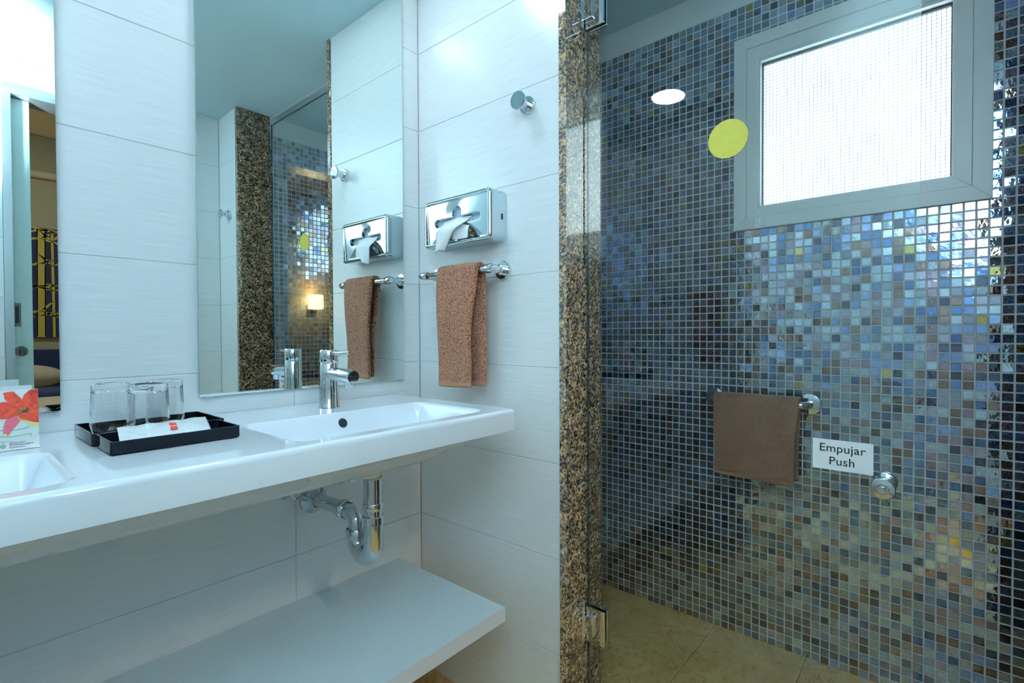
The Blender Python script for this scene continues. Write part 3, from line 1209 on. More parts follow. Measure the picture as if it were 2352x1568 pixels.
# ------------------------------------------------------------------ bottle trap
def make_trap():
    root = empty('waste_trap', (0, 0, 0))
    Y1, Y2, ZB = -0.285, -0.214, 0.594
    R = (Y2 - Y1) / 2
    tube('tail_pipe', [(0, Y1, 0.7545), (0, Y1, 0.66)], 0.0212, 'chrome', root)
    lathe('seal_ring', [(0.0215, 0.0), (0.0225, -0.002), (0.0215, -0.005), (0.0, -0.005)], (0, Y1, 0.7548), (0, 0, 1), 'drain_seal', root, seg=28)
    lathe('collar', [(0.0, 0), (0.0222, 0), (0.0236, 0.002), (0.0236, 0.015), (0.0222, 0.017), (0, 0.017)], (0, Y1, 0.676), (0, 0, 1), 'chrome', root)
    lathe('slip_nut', [(0.0, 0), (0.0245, 0), (0.0262, 0.002), (0.0262, 0.018), (0.0240, 0.021), (0.0212, 0.021), (0.0212, 0.015), (0, 0.015)], (0, Y1, 0.642), (0, 0, 1), 'chrome', root)
    pts = [(0, Y1, 0.652)]
    for k in range(0, 13):
        a = PI + PI * k / 12
        pts.append((0, (Y1 + Y2) / 2 + R * math.cos(a), ZB + R * math.sin(a)))
    pts.append((0, Y2, 0.60))
    tube('u_bend', pts, 0.0235, 'chrome', root, seg=30)
    lathe('slip_nut', [(0.0, 0), (0.0240, 0), (0.0255, 0.002), (0.0255, 0.016), (0.0235, 0.019), (0, 0.019)], (0, Y2, 0.596), (0, 0, 1), 'chrome', root)
    pts = [(0, Y2, 0.60), (0, Y2, 0.622)]
    for k in range(1, 9):
        a = PI - (PI / 2) * k / 8
        pts.append((0, Y2 + 0.030 + 0.030 * math.cos(a), 0.622 + 0.030 * math.sin(a) - 0.004 * k / 8))
    pts.append((0, -0.148, 0.647))
    tube('elbow', pts, 0.0190, 'chrome', root, seg=26)
    lathe('slip_nut', [(0.0, 0), (0.0215, 0), (0.0248, 0.003), (0.0248, 0.017), (0.0225, 0.021), (0, 0.021)], (0, -0.172, 0.6485), (0, 1, -0.03), 'chrome', root)
    tube('outlet_pipe', [(0, -0.155, 0.648), (0, -0.004, 0.643)], 0.0175, 'chrome', root)
    lathe('wall_flange', [(0.0175, 0.034), (0.0195, 0.030), (0.025, 0.018), (0.036, 0.010), (0.038, 0.006), (0.038, 0.0005), (0.0175, 0.0005)], (0, 0.0, 0.642), (0, -1, 0), 'chrome', root, seg=40)
    return root


trap = make_trap()
trap.location = (-0.377, 0, 0)
tag(trap, 'chrome U-bend waste trap under the right basin', 'waste pipe', 'waste traps')
trap2 = copy_tree(trap)
trap2.location = (-1.165, 0, 0)
trap2['label'] = 'chrome U-bend waste trap under the far basin'


def make_valve():
    root = empty('angle_valve', (0, 0, 0))
    lathe('rosette', [(0.0, 0.0005), (0.024, 0.0005), (0.024, 0.003), (0.016, 0.010), (0.0, 0.010)], (0, 0, 0), (0, -1, 0), 'chrome', root, seg=28)
    tube('body', [(0, -0.008, 0), (0, -0.052, 0)], 0.0085, 'chrome', root, seg=20)
    lathe('handle', [(0.0, 0.0), (0.011, 0.0), (0.012, 0.002), (0.012, 0.014), (0.010, 0.016), (0.0, 0.016)], (0, -0.050, 0), (0, -1, 0), 'chrome', root, seg=18)
    tube('hose', [(0, -0.036, 0.006), (0, -0.036, 0.05), (0.01, -0.05, 0.085)], 0.006, 'chrome_dull', root, seg=14)
    return root


valve = make_valve()
valve.location = (-0.455, 0, 0.683)
tag(valve, 'small chrome angle valve beside the waste flange, nearer the card', 'valve', 'angle valves under the basin')
v2 = copy_tree(valve)
v2.location = (-0.292, 0, 0.688)
v2['label'] = 'small chrome angle valve behind the waste down-pipe'

# ------------------------------------------------------------------ shelf
shelf = empty('shelf', (-0.78, -0.001, 0.343))
bm = bmesh.new()
bm_box(bm, -1.46, -0.090, -0.448, -0.0012, 0.343, 0.3795)
for f in bm.faces:
    f.normal_update()
    f.material_index = 1 if abs(f.normal.z) < 0.5 else 0
keep(from_bm('board', bm, ['shelf_laminate', 'shelf_edge']), shelf)
for xx in (-1.3, -0.7, -0.3):
    keep(box('bracket', xx - 0.012, xx + 0.012, -0.30, -0.001, 0.330, 0.3428, 'aluminium', bev=0.001, seg=1), shelf)
tag(shelf, 'plain white wall shelf under the basin', 'shelf')

# ------------------------------------------------------------------ hooks
def make_hook():
    root = empty('robe_hook', (0, 0, 0))
    lathe('rosette', [(0.0, 0.0003), (0.0235, 0.0003), (0.0235, 0.0095), (0.0220, 0.0112), (0.0, 0.0112)], (0, 0, 0), (-1, 0, 0), 'chrome', root)
    lathe('peg', [(0.0, 0.010), (0.0130, 0.010), (0.0122, 0.042), (0.0, 0.042)], (0, 0, 0), (-1, 0, 0), 'chrome', root)
    lathe('disc', [(0.0, 0.0405), (0.0225, 0.0405), (0.0238, 0.0425), (0.0238, 0.0475), (0.0225, 0.0495), (0.0, 0.0497)], (0, 0, 0), (-1, 0, 0), 'chrome', root)
    return root


hook = make_hook()
hook.location = (0, -0.461, 1.700)
tag(hook, 'round chrome robe hook on the wall above the tissue dispenser', 'hook', 'robe hooks')
hook2 = copy_tree(hook)
hook2.location = (0, -1.575, 1.722)
hook2['label'] = 'round chrome robe hook seen only in the mirror, past the granite'


# ------------------------------------------------------------------ towel bars
def make_bar(x_dir):
    root = empty('towel_bar', (0, 0, 0))
    s = x_dir
    for yy in (-0.372, -0.104):
        lathe('flange', [(0.0, 0.0003), (0.0245, 0.0003), (0.0260, 0.002), (0.0260, 0.011), (0.0245, 0.013), (0.0, 0.013)], (0, yy, 0), (s, 0, 0), 'chrome', root)
        lathe('post', [(0.0, 0.012), (0.0150, 0.012), (0.0150, 0.026), (0.0110, 0.028), (0.0110, 0.056), (0.0, 0.056)], (0, yy, 0), (s, 0, 0), 'chrome', root)
        lathe('sleeve', [(0.0, -0.012), (0.0120, -0.012), (0.0128, -0.010), (0.0128, 0.010), (0.0120, 0.012), (0.0, 0.012)], (s * 0.062, yy, 0), (0, 1, 0), 'chrome', root, seg=28)
    tube('bar', [(s * 0.062, -0.3975, 0), (s * 0.062, -0.395, 0), (s * 0.062, -0.083, 0), (s * 0.062, -0.0805, 0)], [0.0075, 0.0092, 0.0092, 0.0075], 'chrome', root)
    return root


bar = make_bar(-1)
bar.location = (0, 0, 1.268)
tag(bar, 'chrome towel bar under the tissue dispenser', 'towel bar', 'towel bars')
bar2 = make_bar(1)
bar2.location = (XD, -0.0, 1.285)
tag(bar2, 'chrome towel bar on the far end wall of the basin', 'towel bar', 'towel bars')


# ------------------------------------------------------------------ towels
def drape(name, sgn, bx, bz, rad, y_top, y_front, y_back, z_front, z_back, thick, mat, wave, seed, spread=0.004, hem=0.016, gap=0.0):
    """cloth folded over a bar that runs along y. sgn: which way the front hangs in x.
    y_* are (near, far) edges."""
    rg = random.Random(seed)
    ph = [rg.uniform(0, 6.28) for _ in range(6)]
    path = []     # (x offset, z, tag 0..1 : -1 front bottom, 0 top, 1 back bottom)
    NF = 46
    for i in range(NF):
        t = i / NF
        path.append((rad + spread * math.sin(PI * min(1, (1 - t) * 1.3)) + gap * (1 - t), z_front + (bz - z_front) * t, -(1 - t)))
    for i in range(13):
        a = PI * i / 12
        path.append((rad * math.cos(a), bz + rad * math.sin(a), 0.0))
    for i in range(1, NF + 1):
        t = i / NF
        path.append((-rad + 0.2 * spread * t, bz + (z_back - bz) * t, t))
    NW = 26
    rows = []
    for (ox, z, s) in path:
        ye = y_front if s < 0 else y_back
        a = abs(s)
        e = sstep(a * 1.6)
        yn = y_top[0] + (ye[0] - y_top[0]) * e
        yf = y_top[1] + (ye[1] - y_top[1]) * e
        row = []
        for j in range(NW + 1):
            w = j / NW
            wv = wave * a * (math.sin(w * 7.5 + ph[0]) * 0.6 + math.sin(w * 13 + ph[1] + 2 * s) * 0.35)
            wz = wave * 0.6 * a * math.sin(w * 3.3 + ph[2]) if a > 0.9 else 0
            roundx = -0.0025 * (2 * w - 1) ** 6 * (1 if s <= 0 else -1)
            row.append((bx + sgn * (ox + (wv if s <= 0 else wv * 0.3) + roundx), yn + (yf - yn) * w, z + wz))
        rows.append(row)
    me_rows = rows
    bm = bmesh.new()
    vv = [[bm.verts.new(p) for p in row] for row in me_rows]
    for i in range(len(vv) - 1):
        for j in range(NW):
            f = bm.faces.new((vv[i][j], vv[i][j + 1], vv[i + 1][j + 1], vv[i + 1][j]))
            zc = sum(v.co.z for v in f.verts) / 4
            s = path[i][2]
            if (s < 0 and zc < z_front + hem) or (s > 0 and zc < z_back + hem):
                f.material_index = 1
            f.smooth = True
    bmesh.ops.recalc_face_normals(bm, faces=bm.faces)
    me = bpy.data.meshes.new(name)
    bm.to_mesh(me); bm.free()
    o = link(name, me, [mat, 'towel_hem'])
    sd = o.modifiers.new('thickness', 'SOLIDIFY')
    sd.thickness = thick
    sd.offset = 0.0
    bv = o.modifiers.new('soft', 'BEVEL')
    bv.width = thick * 0.42
    bv.segments = 3
    bv.limit_method = 'ANGLE'
    bv.angle_limit = math.radians(50)
    return o


tw = drape('hand_towel', -1, -0.062, 1.268, 0.0165, (-0.341, -0.178), (-0.318, -0.188), (-0.343, -0.215), 0.940, 0.944, 0.012, 'terry', 0.0035, 3, spread=0.006, gap=0.002)
tag(tw, 'brown terry hand towel on the bar below the tissue dispenser', 'towel', 'brown towels')
tw2 = drape('hand_towel', 1, XD + 0.062, 1.285, 0.0165, (-0.440, -0.285), (-0.432, -0.290), (-0.440, -0.300), 0.945, 0.950, 0.012, 'terry', 0.003, 8)
tag(tw2, 'brown towel on the far end wall, seen only as a reflection in the glass door', 'towel', 'brown towels')

# grab bar and bath mat towel in the shower
gb = empty('grab_bar', (WX - 0.0022, -0.82, 0.853))
for yy in (-0.668, -0.977):
    keep(lathe('flange', [(0.0, 0.0), (0.0335, 0.0), (0.0345, 0.002), (0.0330, 0.0065), (0.020, 0.010), (0.0, 0.010)], (WX - 0.0024, yy, 0.853), (-1, 0, 0), 'chrome', seg=44), gb)
arc = []
RB = 0.022
XB = WX - 0.0024 - 0.058
arc.append((WX - 0.004, -0.668, 0.853)); arc.append((XB + RB, -0.668, 0.853))
for k in range(1, 8):
    a = (PI / 2) * k / 8
    arc.append((XB + RB - RB * math.sin(a), -0.668 - RB + RB * math.cos(a), 0.853))
arc.append((XB, -0.668 - RB, 0.853)); arc.append((XB, -0.977 + RB, 0.853))
for k in range(1, 8):
    a = (PI / 2) * k / 8
    arc.append((XB + RB - RB * math.cos(a), -0.977 + RB - RB * math.sin(a), 0.853))
arc.append((XB + RB, -0.977, 0.853)); arc.append((WX - 0.004, -0.977, 0.853))
keep(tube('rail', arc, 0.0125, 'chrome', seg=24), gb)
tag(gb, 'chrome grab bar on the mosaic wall under a brown towel', 'grab bar')
tw3 = drape('bath_towel', -1, XB, 0.853, 0.0205, (-0.957, -0.690), (-0.945, -0.696), (-0.951, -0.694), 0.592, 0.600, 0.012, 'terry_soft', 0.004, 21, spread=0.010, hem=0.010, gap=0.006)
tag(tw3, 'wide brown bath towel on the mosaic wall behind the glass door', 'towel', 'brown towels')

# ------------------------------------------------------------------ tissue dispenser
tb = empty('tissue_dispenser', (0, -0.24, 1.345))
TY0, TY1, TZ0, TZ1, TD = -0.381, -0.104, 1.347, 1.489, 0.068
tcx, tcz = (TY0 + TY1) / 2, (TZ0 + TZ1) / 2


def tissue_depth(y, z):
    """outward distance from the wall of the chrome cover at (y, z)"""
    u, w = y - tcx, z - tcz
    e = -rrect(y, z, TY0, TY1, TZ0, TZ1, 0.016)
    r = 0.010
    x = TD
    if e < r:
        q = r - max(e, 0)
        x = TD - r + math.sqrt(max(0, r * r - q * q))
    # raised rim, then a face set a little lower and leaning back towards its foot
    x -= (0.0045 + 0.0055 * (tcz + 0.06 - z) / 0.12) * sstep((e - 0.009) / 0.005)
    # scooped fan below the slot
    fan = sstep((-w + 0.004) / 0.05) * sstep(1.25 - abs(u) / (0.030 + max(0, -w) * 1.1)) if w < 0.004 else 0
    x -= 0.016 * fan * sstep((e - 0.008) / 0.01)
    # shallow hood above the slot
    hood = sstep(1 - abs(u) / 0.05) * sstep(1 - abs(w - 0.035) / 0.03)
    x -= 0.003 * hood * sstep((e - 0.008) / 0.01)
    # the slot
    sl = -rrect(u, w, -0.093, 0.093, -0.0095, 0.0095, 0.0094)
    ar = -rrect(u, w, -0.0165, 0.0165, -0.01, 0.0385, 0.0164)
    d = max(sl, ar)
    x -= 0.020 * sstep((d + 0.0025) / 0.006)
    return x


ny, nz = 360, 196
rows = []
for i in range(nz + 1):
    row = []
    for j in range(ny + 1):
        # denser near the border
        u = j / ny; w = i / nz
        f = lambda t: t - 0.10 * math.sin(2 * PI * t) / (2 * PI) * 2.2
        y = TY0 + (TY1 - TY0) * f(u)
        z = TZ0 + (TZ1 - TZ0) * f(w)
        # round the outline
        r = 0.016
        for sy, cyy in ((-1, TY0 + r), (1, TY1 - r)):
            for sz, czz in ((-1, TZ0 + r), (1, TZ1 - r)):
                if (y - cyy) * sy > 0 and (z - czz) * sz > 0:
                    v = Vector((y - cyy, z - czz)); mm = max(abs(v.x), abs(v.y))
                    if v.length > 0:
                        v = v.normalized() * mm
                        y, z = cyy + v.x, czz + v.y
        row.append((-tissue_depth(y, z), y, z))
    rows.append(row)
bm = bmesh.new()
vv = [[bm.verts.new(p) for p in row] for row in rows]
for i in range(nz):
    for j in range(ny):
        bm.faces.new((vv[i][j], vv[i + 1][j], vv[i + 1][j + 1], vv[i][j + 1]))
border = [vv[0][j] for j in range(ny + 1)] + [vv[i][ny] for i in range(1, nz + 1)] + [vv[nz][j] for j in range(ny - 1, -1, -1)] + [vv[i][0] for i in range(nz - 1, 0, -1)]
back = [bm.verts.new((-0.0005, v.co.y, v.co.z)) for v in border]
nb = len(border)
for k in range(nb):
    bm.faces.new((border[k], border[(k + 1) % nb], back[(k + 1) % nb], back[k]))
bm.faces.new(back)
cv = keep(from_bm('cover', bm, 'chrome_cover'), tb)
auto_smooth(cv, 50)
keep(box('lock_slot', -0.024, -0.016, TY0 - 0.0006, TY0 + 0.002, tcz - 0.012, tcz + 0.004, 'hole_dark'), tb)
# pale tissue pack seen through the slot
sl_pts = []
for k in range(9):
    a = -PI / 2 + PI * k / 8
    sl_pts.append((0.082 + 0.0105 * math.cos(a), 0.0105 * math.sin(a)))
sl_pts += [(0.0195, 0.0105)]
for k in range(9):
    a = PI * k / 8
    sl_pts.append((0.0165 * math.cos(a), 0.0235 + 0.0160 * math.sin(a)))
sl_pts += [(-0.0195, 0.0105)]
for k in range(9):
    a = PI / 2 + PI * k / 8
    sl_pts.append((-0.082 + 0.0105 * math.cos(a), 0.0105 * math.sin(a)))
keep(flat_poly('slot_lining', sl_pts, (-0.0455, tcx, tcz), (0, -1, 0), (0, 0, 1), 'tissue_pack', None, 0.0008), tb)
# paper tissue hanging from the slot
pts_rows = []
N1, N2 = 22, 16
for i in range(N1 + 1):
    t = i / N1
    row = []
    for j in range(N2 + 1):
        w = j / N2
        # top edge along the slot, narrowing to a point below
        ya = -0.178 + (-0.182 + 0.178) * t           # far edge
        yb = -0.297 + (-0.215 + 0.297) * (t ** 0.85)  # near edge slants in
        y = ya + (yb - ya) * w
        z = 1.423 + 0.004 * math.sin(w * 3) - t * (0.098 - 0.004 * w)
        x = -0.052 - 0.034 * sstep(t * 2.2) - 0.010 * math.sin(PI * w) * sstep(t * 3) + 0.003 * math.sin(w * 11 + t * 3) * t
        row.append((x, y, z))
    pts_rows.append(row)
tp = grid_mesh('tissue', pts_rows, 'tissue_paper')
tp.modifiers.new('thickness', 'SOLIDIFY').thickness = 0.0006
tag(tp, 'white paper tissue hanging from the chrome dispenser slot', 'tissue')
pts_rows = []
for i in range(15):
    t = i / 14
    row = []
    for j in range(9):
        w = j / 8
        y = -0.232 - 0.060 * w
        z = 1.421 - t * 0.060
        x = -0.050 - 0.016 * sstep(t * 1.5) - 0.003 * math.sin(w * 5 + t)
        row.append((x, y, z))
    pts_rows.append(row)
tp2 = grid_mesh('back_fold', pts_rows, 'tissue_paper', tp)
tp2.modifiers.new('thickness', 'SOLIDIFY').thickness = 0.0006
tag(tb, 'chrome wall tissue dispenser with a fan-shaped slot', 'tissue dispenser')

# ------------------------------------------------------------------ trays and glasses
def tray(x0, x1, y0, y1, z0, z1, rot, label):
    """open box with thin walls, slightly flared"""
    cx, cy_ = (x0 + x1) / 2, (y0 + y1) / 2
    root = empty('black_tray', (cx, cy_, z0))
    hw, hd, H = (x1 - x0) / 2, (y1 - y0) / 2, z1 - z0
    t = 0.0028
    prof = [(-0.0035, 0.0), (0.0, 0.002), (0.0, H), (-t, H), (-t - 0.0004, 0.0035)]
    bm = bmesh.new()
    def ring(off, z):
        r = 0.005
        out = []
        for sx, sy in ((1, 1), (-1, 1), (-1, -1), (1, -1)):
            ccx, ccy = sx * (hw + off - r), sy * (hd + off - r)
            a0 = {(1, 1): 0, (-1, 1): 90, (-1, -1): 180, (1, -1): 270}[(sx, sy)]
            for k in range(5):
                a = math.radians(a0 + 90 * k / 4)
                out.append(bm.verts.new((ccx + r * math.cos(a), ccy + r * math.sin(a), z)))
        return out
    rings = [ring(o_, z) for o_, z in prof]
    for A, B in zip(rings, rings[1:]):
        for k in range(len(A)):
            bm.faces.new((A[k], A[(k + 1) % len(A)], B[(k + 1) % len(A)], B[k]))
    bm.faces.new(rings[0][::-1]); bm.faces.new(rings[-1])
    me_o = from_bm('tray_body', bm, 'black_plastic', root)
    auto_smooth(me_o, 40)
    bm = bmesh.new()
    for sx in (-1, 1):
        for sy in (-1, 1):
            bm_box(bm, sx * (hw - 0.014) - 0.005, sx * (hw - 0.014) + 0.005, sy * (hd - 0.012) - 0.005, sy * (hd - 0.012) + 0.005, -0.0012, 0.0004)
    root.rotation_euler = (0, 0, rot)
    tag(root, label, 'tray', 'black trays')
    return root


TZ = SZ + 0.0005
trA = tray(-0.884, -0.678, -0.228, -0.078, TZ, TZ + 0.0215, 0.0, 'black plastic tray holding the three upturned glasses')
trB = tray(-0.8795, -0.690, -0.334, -0.232, TZ, TZ + 0.0215, 0.0, 'black plastic tray holding the white sachet')


def make_glass():
    H, r0, r1, t = 0.092, 0.0340, 0.0300, 0.0020     # rim down: r0 at the rim (bottom), r1 at the foot (top)
    prof = [(r0 - t, 0.0), (r0 - t * 0.5, -0.0006), (r0, 0.0), (r0 - 0.0004, 0.02), (r1 + 0.0012, H - 0.014), (r1 + 0.0008, H - 0.004), (r1 - 0.002, H - 0.0005),
            (r1 - 0.005, H), (r1 - 0.008, H - 0.002), (0.0, H - 0.0028)]
    inner = [(0.0, H - 0.0125), (r1 - 0.006, H - 0.0120), (r1 - 0.0025, H - 0.016), (r0 - t - 0.0006, 0.02), (r0 - t, 0.0)]
    o = lathe('drinking_glass', prof + inner, (0, 0, 0.0006), (0, 0, 1), 'tumbler_glass', seg=56)
    for v in o.data.vertices:
        pass
    bm = bmesh.new(); bm.from_mesh(o.data)
    bmesh.ops.remove_doubles(bm, verts=bm.verts, dist=1e-6)
    bmesh.ops.recalc_face_normals(bm, faces=bm.faces)
    bm.to_mesh(o.data); bm.free()
    for p_ in o.data.polygons:
        p_.use_smooth = True
    return o


gl = make_glass()
gl.location = (-0.8345, -0.118, TZ + 0.0040)
tag(gl, 'upturned clear tumbler at the corner of the tray nearest the lily card', 'drinking glass', 'upturned tumblers')
for (x, y, lab) in ((-0.792, -0.180, 'upturned clear tumbler in front of the other two'), (-0.748, -0.113, 'upturned clear tumbler partly hidden, nearest the tap')):
    g2 = gl.copy(); C.objects.link(g2)
    g2.location = (x, y, TZ + 0.0040)
    g2['label'] = lab

# sachet lying across the front tray
sa = [Vector((-0.852, -0.236, 0.9325)), Vector((-0.7145, -0.232, 0.9345)), Vector((-0.731, -0.311, 0.9205)), Vector((-0.8615, -0.301, 0.9200))]


def sachet_pt(u, v, lift=0.0):
    a = sa[0].lerp(sa[1], u); b2 = sa[3].lerp(sa[2], u)
    p = a.lerp(b2, v)
    puff = 0.0035 * math.sin(PI * u) ** 0.5 * math.sin(PI * v)
    p.z += puff + 0.0007 * math.sin(u * 24 + v * 5) + lift
    return p


rows = []
NU, NV = 64, 18
for i in range(NV + 1):
    rows.append([sachet_pt(j / NU, i / NV) + (Vector((0.0009 * (i % 2), 0, 0)) if j in (0, NU) else Vector((0, 0, 0))) for j in range(NU + 1)])
sac = grid_mesh('comb_sachet', rows, 'sachet_film')
sm = sac.modifiers.new('thickness', 'SOLIDIFY'); sm.thickness = 0.0012; sm.offset = -1
if sac.data.polygons[0].normal.z < 0:
    sac.data.flip_normals()
tag(sac, 'white sachet with a red printed square lying on the front tray', 'sachet')


def patch(name, u0, u1, v0, v1, mat, parent, lift=0.0016, nu=10, nv=6):
    rr2 = [[sachet_pt(u0 + (u1 - u0) * j / nu, v0 + (v1 - v0) * i / nv, lift) for j in range(nu + 1)] for i in range(nv + 1)]
    o = grid_mesh(name, rr2, mat, parent)
    if o.data.polygons[0].normal.z < 0:
        o.data.flip_normals()
    return o


patch('logo_square', 0.545, 0.628, 0.34, 0.80, 'print_red', sac)
patch('red_stripe', 0.46, 0.55, 0.025, 0.055, 'print_red', sac, nv=2)
patch('seam', 0.30, 0.305, 0.05, 0.95, 'paper_white', sac, 0.0017, 2, 12)
patch('seam', 0.318, 0.322, 0.05, 0.95, 'paper_white', sac, 0.0017, 2, 12)
po_, pu_, pv_ = sachet_pt(0.5865, 0.665, 0.0030), sachet_pt(0.62, 0.665, 0.0030), sachet_pt(0.5865, 0.45, 0.0034)
text_mesh('logo_lettering', 'RIU', 0.0082, 'paper_white', sac, po_, pu_ - po_, (pv_ - po_), 'CENTER', 0.0001, bold=0.0001)
po_, pu_, pv_ = sachet_pt(0.18, 0.90, 0.0010), sachet_pt(0.24, 0.90, 0.0010), sachet_pt(0.18, 0.6, 0.0010)
for k in range(7):
    patch('print_mark', 0.19 + k * 0.012, 0.197 + k * 0.012, 0.83, 0.87, 'print_shade', sac, 0.0016, 2, 2)

# ------------------------------------------------------------------ lily tent card
CX0, CX1, CY_, CZ0, CZ1 = -1.043, -0.9385, -0.143, SZ + 0.0006, 1.0005
card = empty('tent_card', ((CX0 + CX1) / 2, CY_, CZ0))
tag(card, 'folded card printed with a red lily beside the tumblers', 'card')
lean = 0.010
# front leaf, leaning back; rear leaf a little taller; foot flap
fO = Vector((CX0, CY_, CZ0 + 0.0005)); fR = Vector((1, 0, 0)); fU = Vector((0, 0.05, 1)).normalized()
HT = CZ1 - CZ0 - 0.0005
Wd = CX1 - CX0
fN = fR.cross(fU)


def slab(name, O, R, U, N, w, h, t, mat, parent):
    bm = bmesh.new()
    f = [bm.verts.new(O + R * a + U * b2) for a, b2 in ((0, 0), (w, 0), (w, h), (0, h))]
    g = [bm.verts.new(O + R * a + U * b2 - N * t) for a, b2 in ((0, 0), (w, 0), (w, h), (0, h))]
    bm.faces.new(f); bm.faces.new(g[::-1])
    for e in range(4):
        bm.faces.new((g[e], g[(e + 1) % 4], f[(e + 1) % 4], f[e]))
    return keep(from_bm(name, bm, mat), parent)


slab('front_leaf', fO, fR, fU, fN, Wd, HT, 0.0008, 'paper_white', card)
rO = Vector((CX0, CY_ + 0.044, CZ0 + 0.0005)); rU = Vector((0, -0.04, 1)).normalized()
slab('rear_leaf', rO, fR, rU, fR.cross(rU), Wd - 0.004, HT + 0.004, 0.0008, 'paper_white', card)
slab('foot_flap', Vector((CX0, CY_ - 0.013, CZ0 + 0.0009)), fR, Vector((0, 1, 0)), Vector((0, 0, 1)), Wd, 0.058, 0.0008, 'paper_white', card)


def card_poly(name, pts, mat, lift):
    """points as fractions of the card (0..1, 0..1 from bottom left)"""
    o = flat_poly(name, [(a * Wd, b2 * HT) for a, b2 in pts], fO, fR, fU, mat, None, 0.00012, lift)
    return keep(o, card)


# picture coordinates: the visible strip of the card is its right part; u from 0.56 at the frame edge to 1 at the card edge
def cu(px, py):
    """print drawn from the crop of the card (crop x 0..685, y 260..1255) to card fractions"""
    uu = 1.0 - (685 - px) / 685 * 0.44
    vv_ = (1255 - py) / (1255 - 262)
    return (uu, vv_)


def cpoly(name, pts, mat, lift):
    return card_poly(name, [cu(*p) for p in pts], mat, lift)


# rolled towels
cpoly('towel_print', [(-850, 1120), (-850, 740), (-300, 760), (40, 740), (420, 800), (600, 870), (684, 900), (684, 1060), (640, 1120), (560, 1140), (0, 1130)], 'print_towel', 0.0002)
cpoly('towel_fold_print', [(-850, 920), (-200, 900), (210, 940), (420, 925), (510, 890), (520, 905), (430, 940), (210, 955), (-200, 925), (-850, 945)], 'print_shade', 0.00035)
cpoly('towel_fold_print', [(-850, 1050), (0, 1025), (200, 1045), (540, 1020), (555, 1080), (535, 1075), (530, 1040), (200, 1062), (0, 1045), (-850, 1070)], 'print_shade', 0.00035)
cpoly('towel_fold_print', [(-850, 1130), (0, 1118), (240, 1130), (245, 1138), (0, 1130), (-850, 1145)], 'print_shade', 0.00035)
# petals
cpoly('petal', [(290, 500), (400, 470), (500, 500), (560, 600), (470, 690), (380, 720), (290, 700), (250, 600)], 'petal_red', 0.00045)
cpoly('petal', [(60, 300), (150, 290), (240, 288), (300, 345), (380, 420), (400, 500), (385, 560), (300, 545), (200, 500), (120, 450), (80, 395)], 'petal_red', 0.0005)
cpoly('petal', [(390, 420), (430, 350), (545, 272), (683, 266), (683, 560), (600, 600), (510, 605), (420, 560), (385, 500)], 'petal_red', 0.00065)
cpoly('petal', [(-700, 470), (-300, 455), (0, 460), (120, 455), (260, 520), (360, 600), (370, 660), (280, 700), (160, 735), (-100, 745), (-500, 720), (-760, 600)], 'petal_red', 0.0008)
cpoly('petal_edge', [(290, 700), (330, 770), (460, 830), (560, 880), (683, 918), (683, 840), (560, 800), (400, 770)], 'petal_tip', 0.00085)
cpoly('petal', [(300, 700), (380, 660), (500, 640), (600, 600), (683, 560), (683, 850), (600, 840), (470, 800), (360, 770)], 'petal_red', 0.0010)
cpoly('petal', [(110, 745), (200, 725), (290, 700), (350, 795), (300, 850), (220, 920), (150, 990), (110, 1040), (70, 1030), (45, 960), (50, 880), (75, 800)], 'petal_pink', 0.0012)
cpoly('petal_tip', [(60, 985), (110, 1000), (115, 1045), (85, 1040), (65, 1020)], 'petal_tip', 0.0014)
# stamens
for tip in ((470, 540), (500, 560), (330, 560), (250, 640), (240, 690)):
    a, b2 = (400, 620), tip
    dx, dy = b2[0] - a[0], b2[1] - a[1]
    L = math.hypot(dx, dy); nx_, ny_ = -dy / L * 7, dx / L * 7
    cpoly('stamen', [(a[0] + nx_, a[1] + ny_), (b2[0] + nx_ * 0.5, b2[1] + ny_ * 0.5), (b2[0] - nx_ * 0.5, b2[1] - ny_ * 0.5), (a[0] - nx_, a[1] - ny_)], 'stamen', 0.0016)
cpoly('flower_heart', [(345, 640), (375, 610), (430, 630), (480, 560), (495, 680), (440, 650), (390, 670)], 'stamen_dark', 0.0018)
cpoly('flower_heart', [(335, 615), (375, 600), (385, 630), (350, 645)], 'print_green', 0.0019)
for (fx, fy) in ((110, 510), (150, 540), (90, 560), (190, 550), (230, 525), (130, 600), (430, 440), (470, 450), (520, 430), (560, 470), (600, 440), (630, 500), (560, 440), (640, 450)):
    cpoly('freckle', [(fx - 8, fy), (fx, fy - 7), (fx + 8, fy), (fx, fy + 7)], 'stamen_dark', 0.0016)
# emblem and words
ring_pts = []
ox_, oy_ = 38, 1188
drop = [(38, 1142), (62, 1160), (86, 1185), (80, 1210), (60, 1228), (38, 1232), (14, 1228), (-8, 1210), (-12, 1185), (12, 1160)]
cpoly('emblem', drop, 'print_green', 0.0012)
cpoly('emblem', [(ox_ + (x - ox_) * 0.76, oy_ + (y - oy_) * 0.76) for x, y in drop], 'paper_white', 0.0014)
cpoly('emblem', [(15, 1200), (25, 1178), (45, 1178), (40, 1190), (60, 1186), (62, 1205), (45, 1210), (40, 1200), (28, 1208)], 'print_green', 0.0016)
for (txt, px, py, size, sh) in (('WE CARE ABOUT', 140, 1168, 0.0025, 0.25), ('THE ENVIRONMENT', 140, 1203, 0.0029, 0.25), ('RIU Hotels & Resorts', 140, 1240, 0.0022, 0.25)):
    a, b2 = cu(px, py)
    keep(text_mesh('lettering', txt, size, 'print_black', None, fO + fR * (a * Wd) + fU * (b2 * HT) + fN * 0.0014, fR, fU, 'LEFT', 0.0001, sh, bold=0.00002, fit={'W': 0.0196, 'T': 0.0292, 'R': 0.0185}[txt[0]]), card)

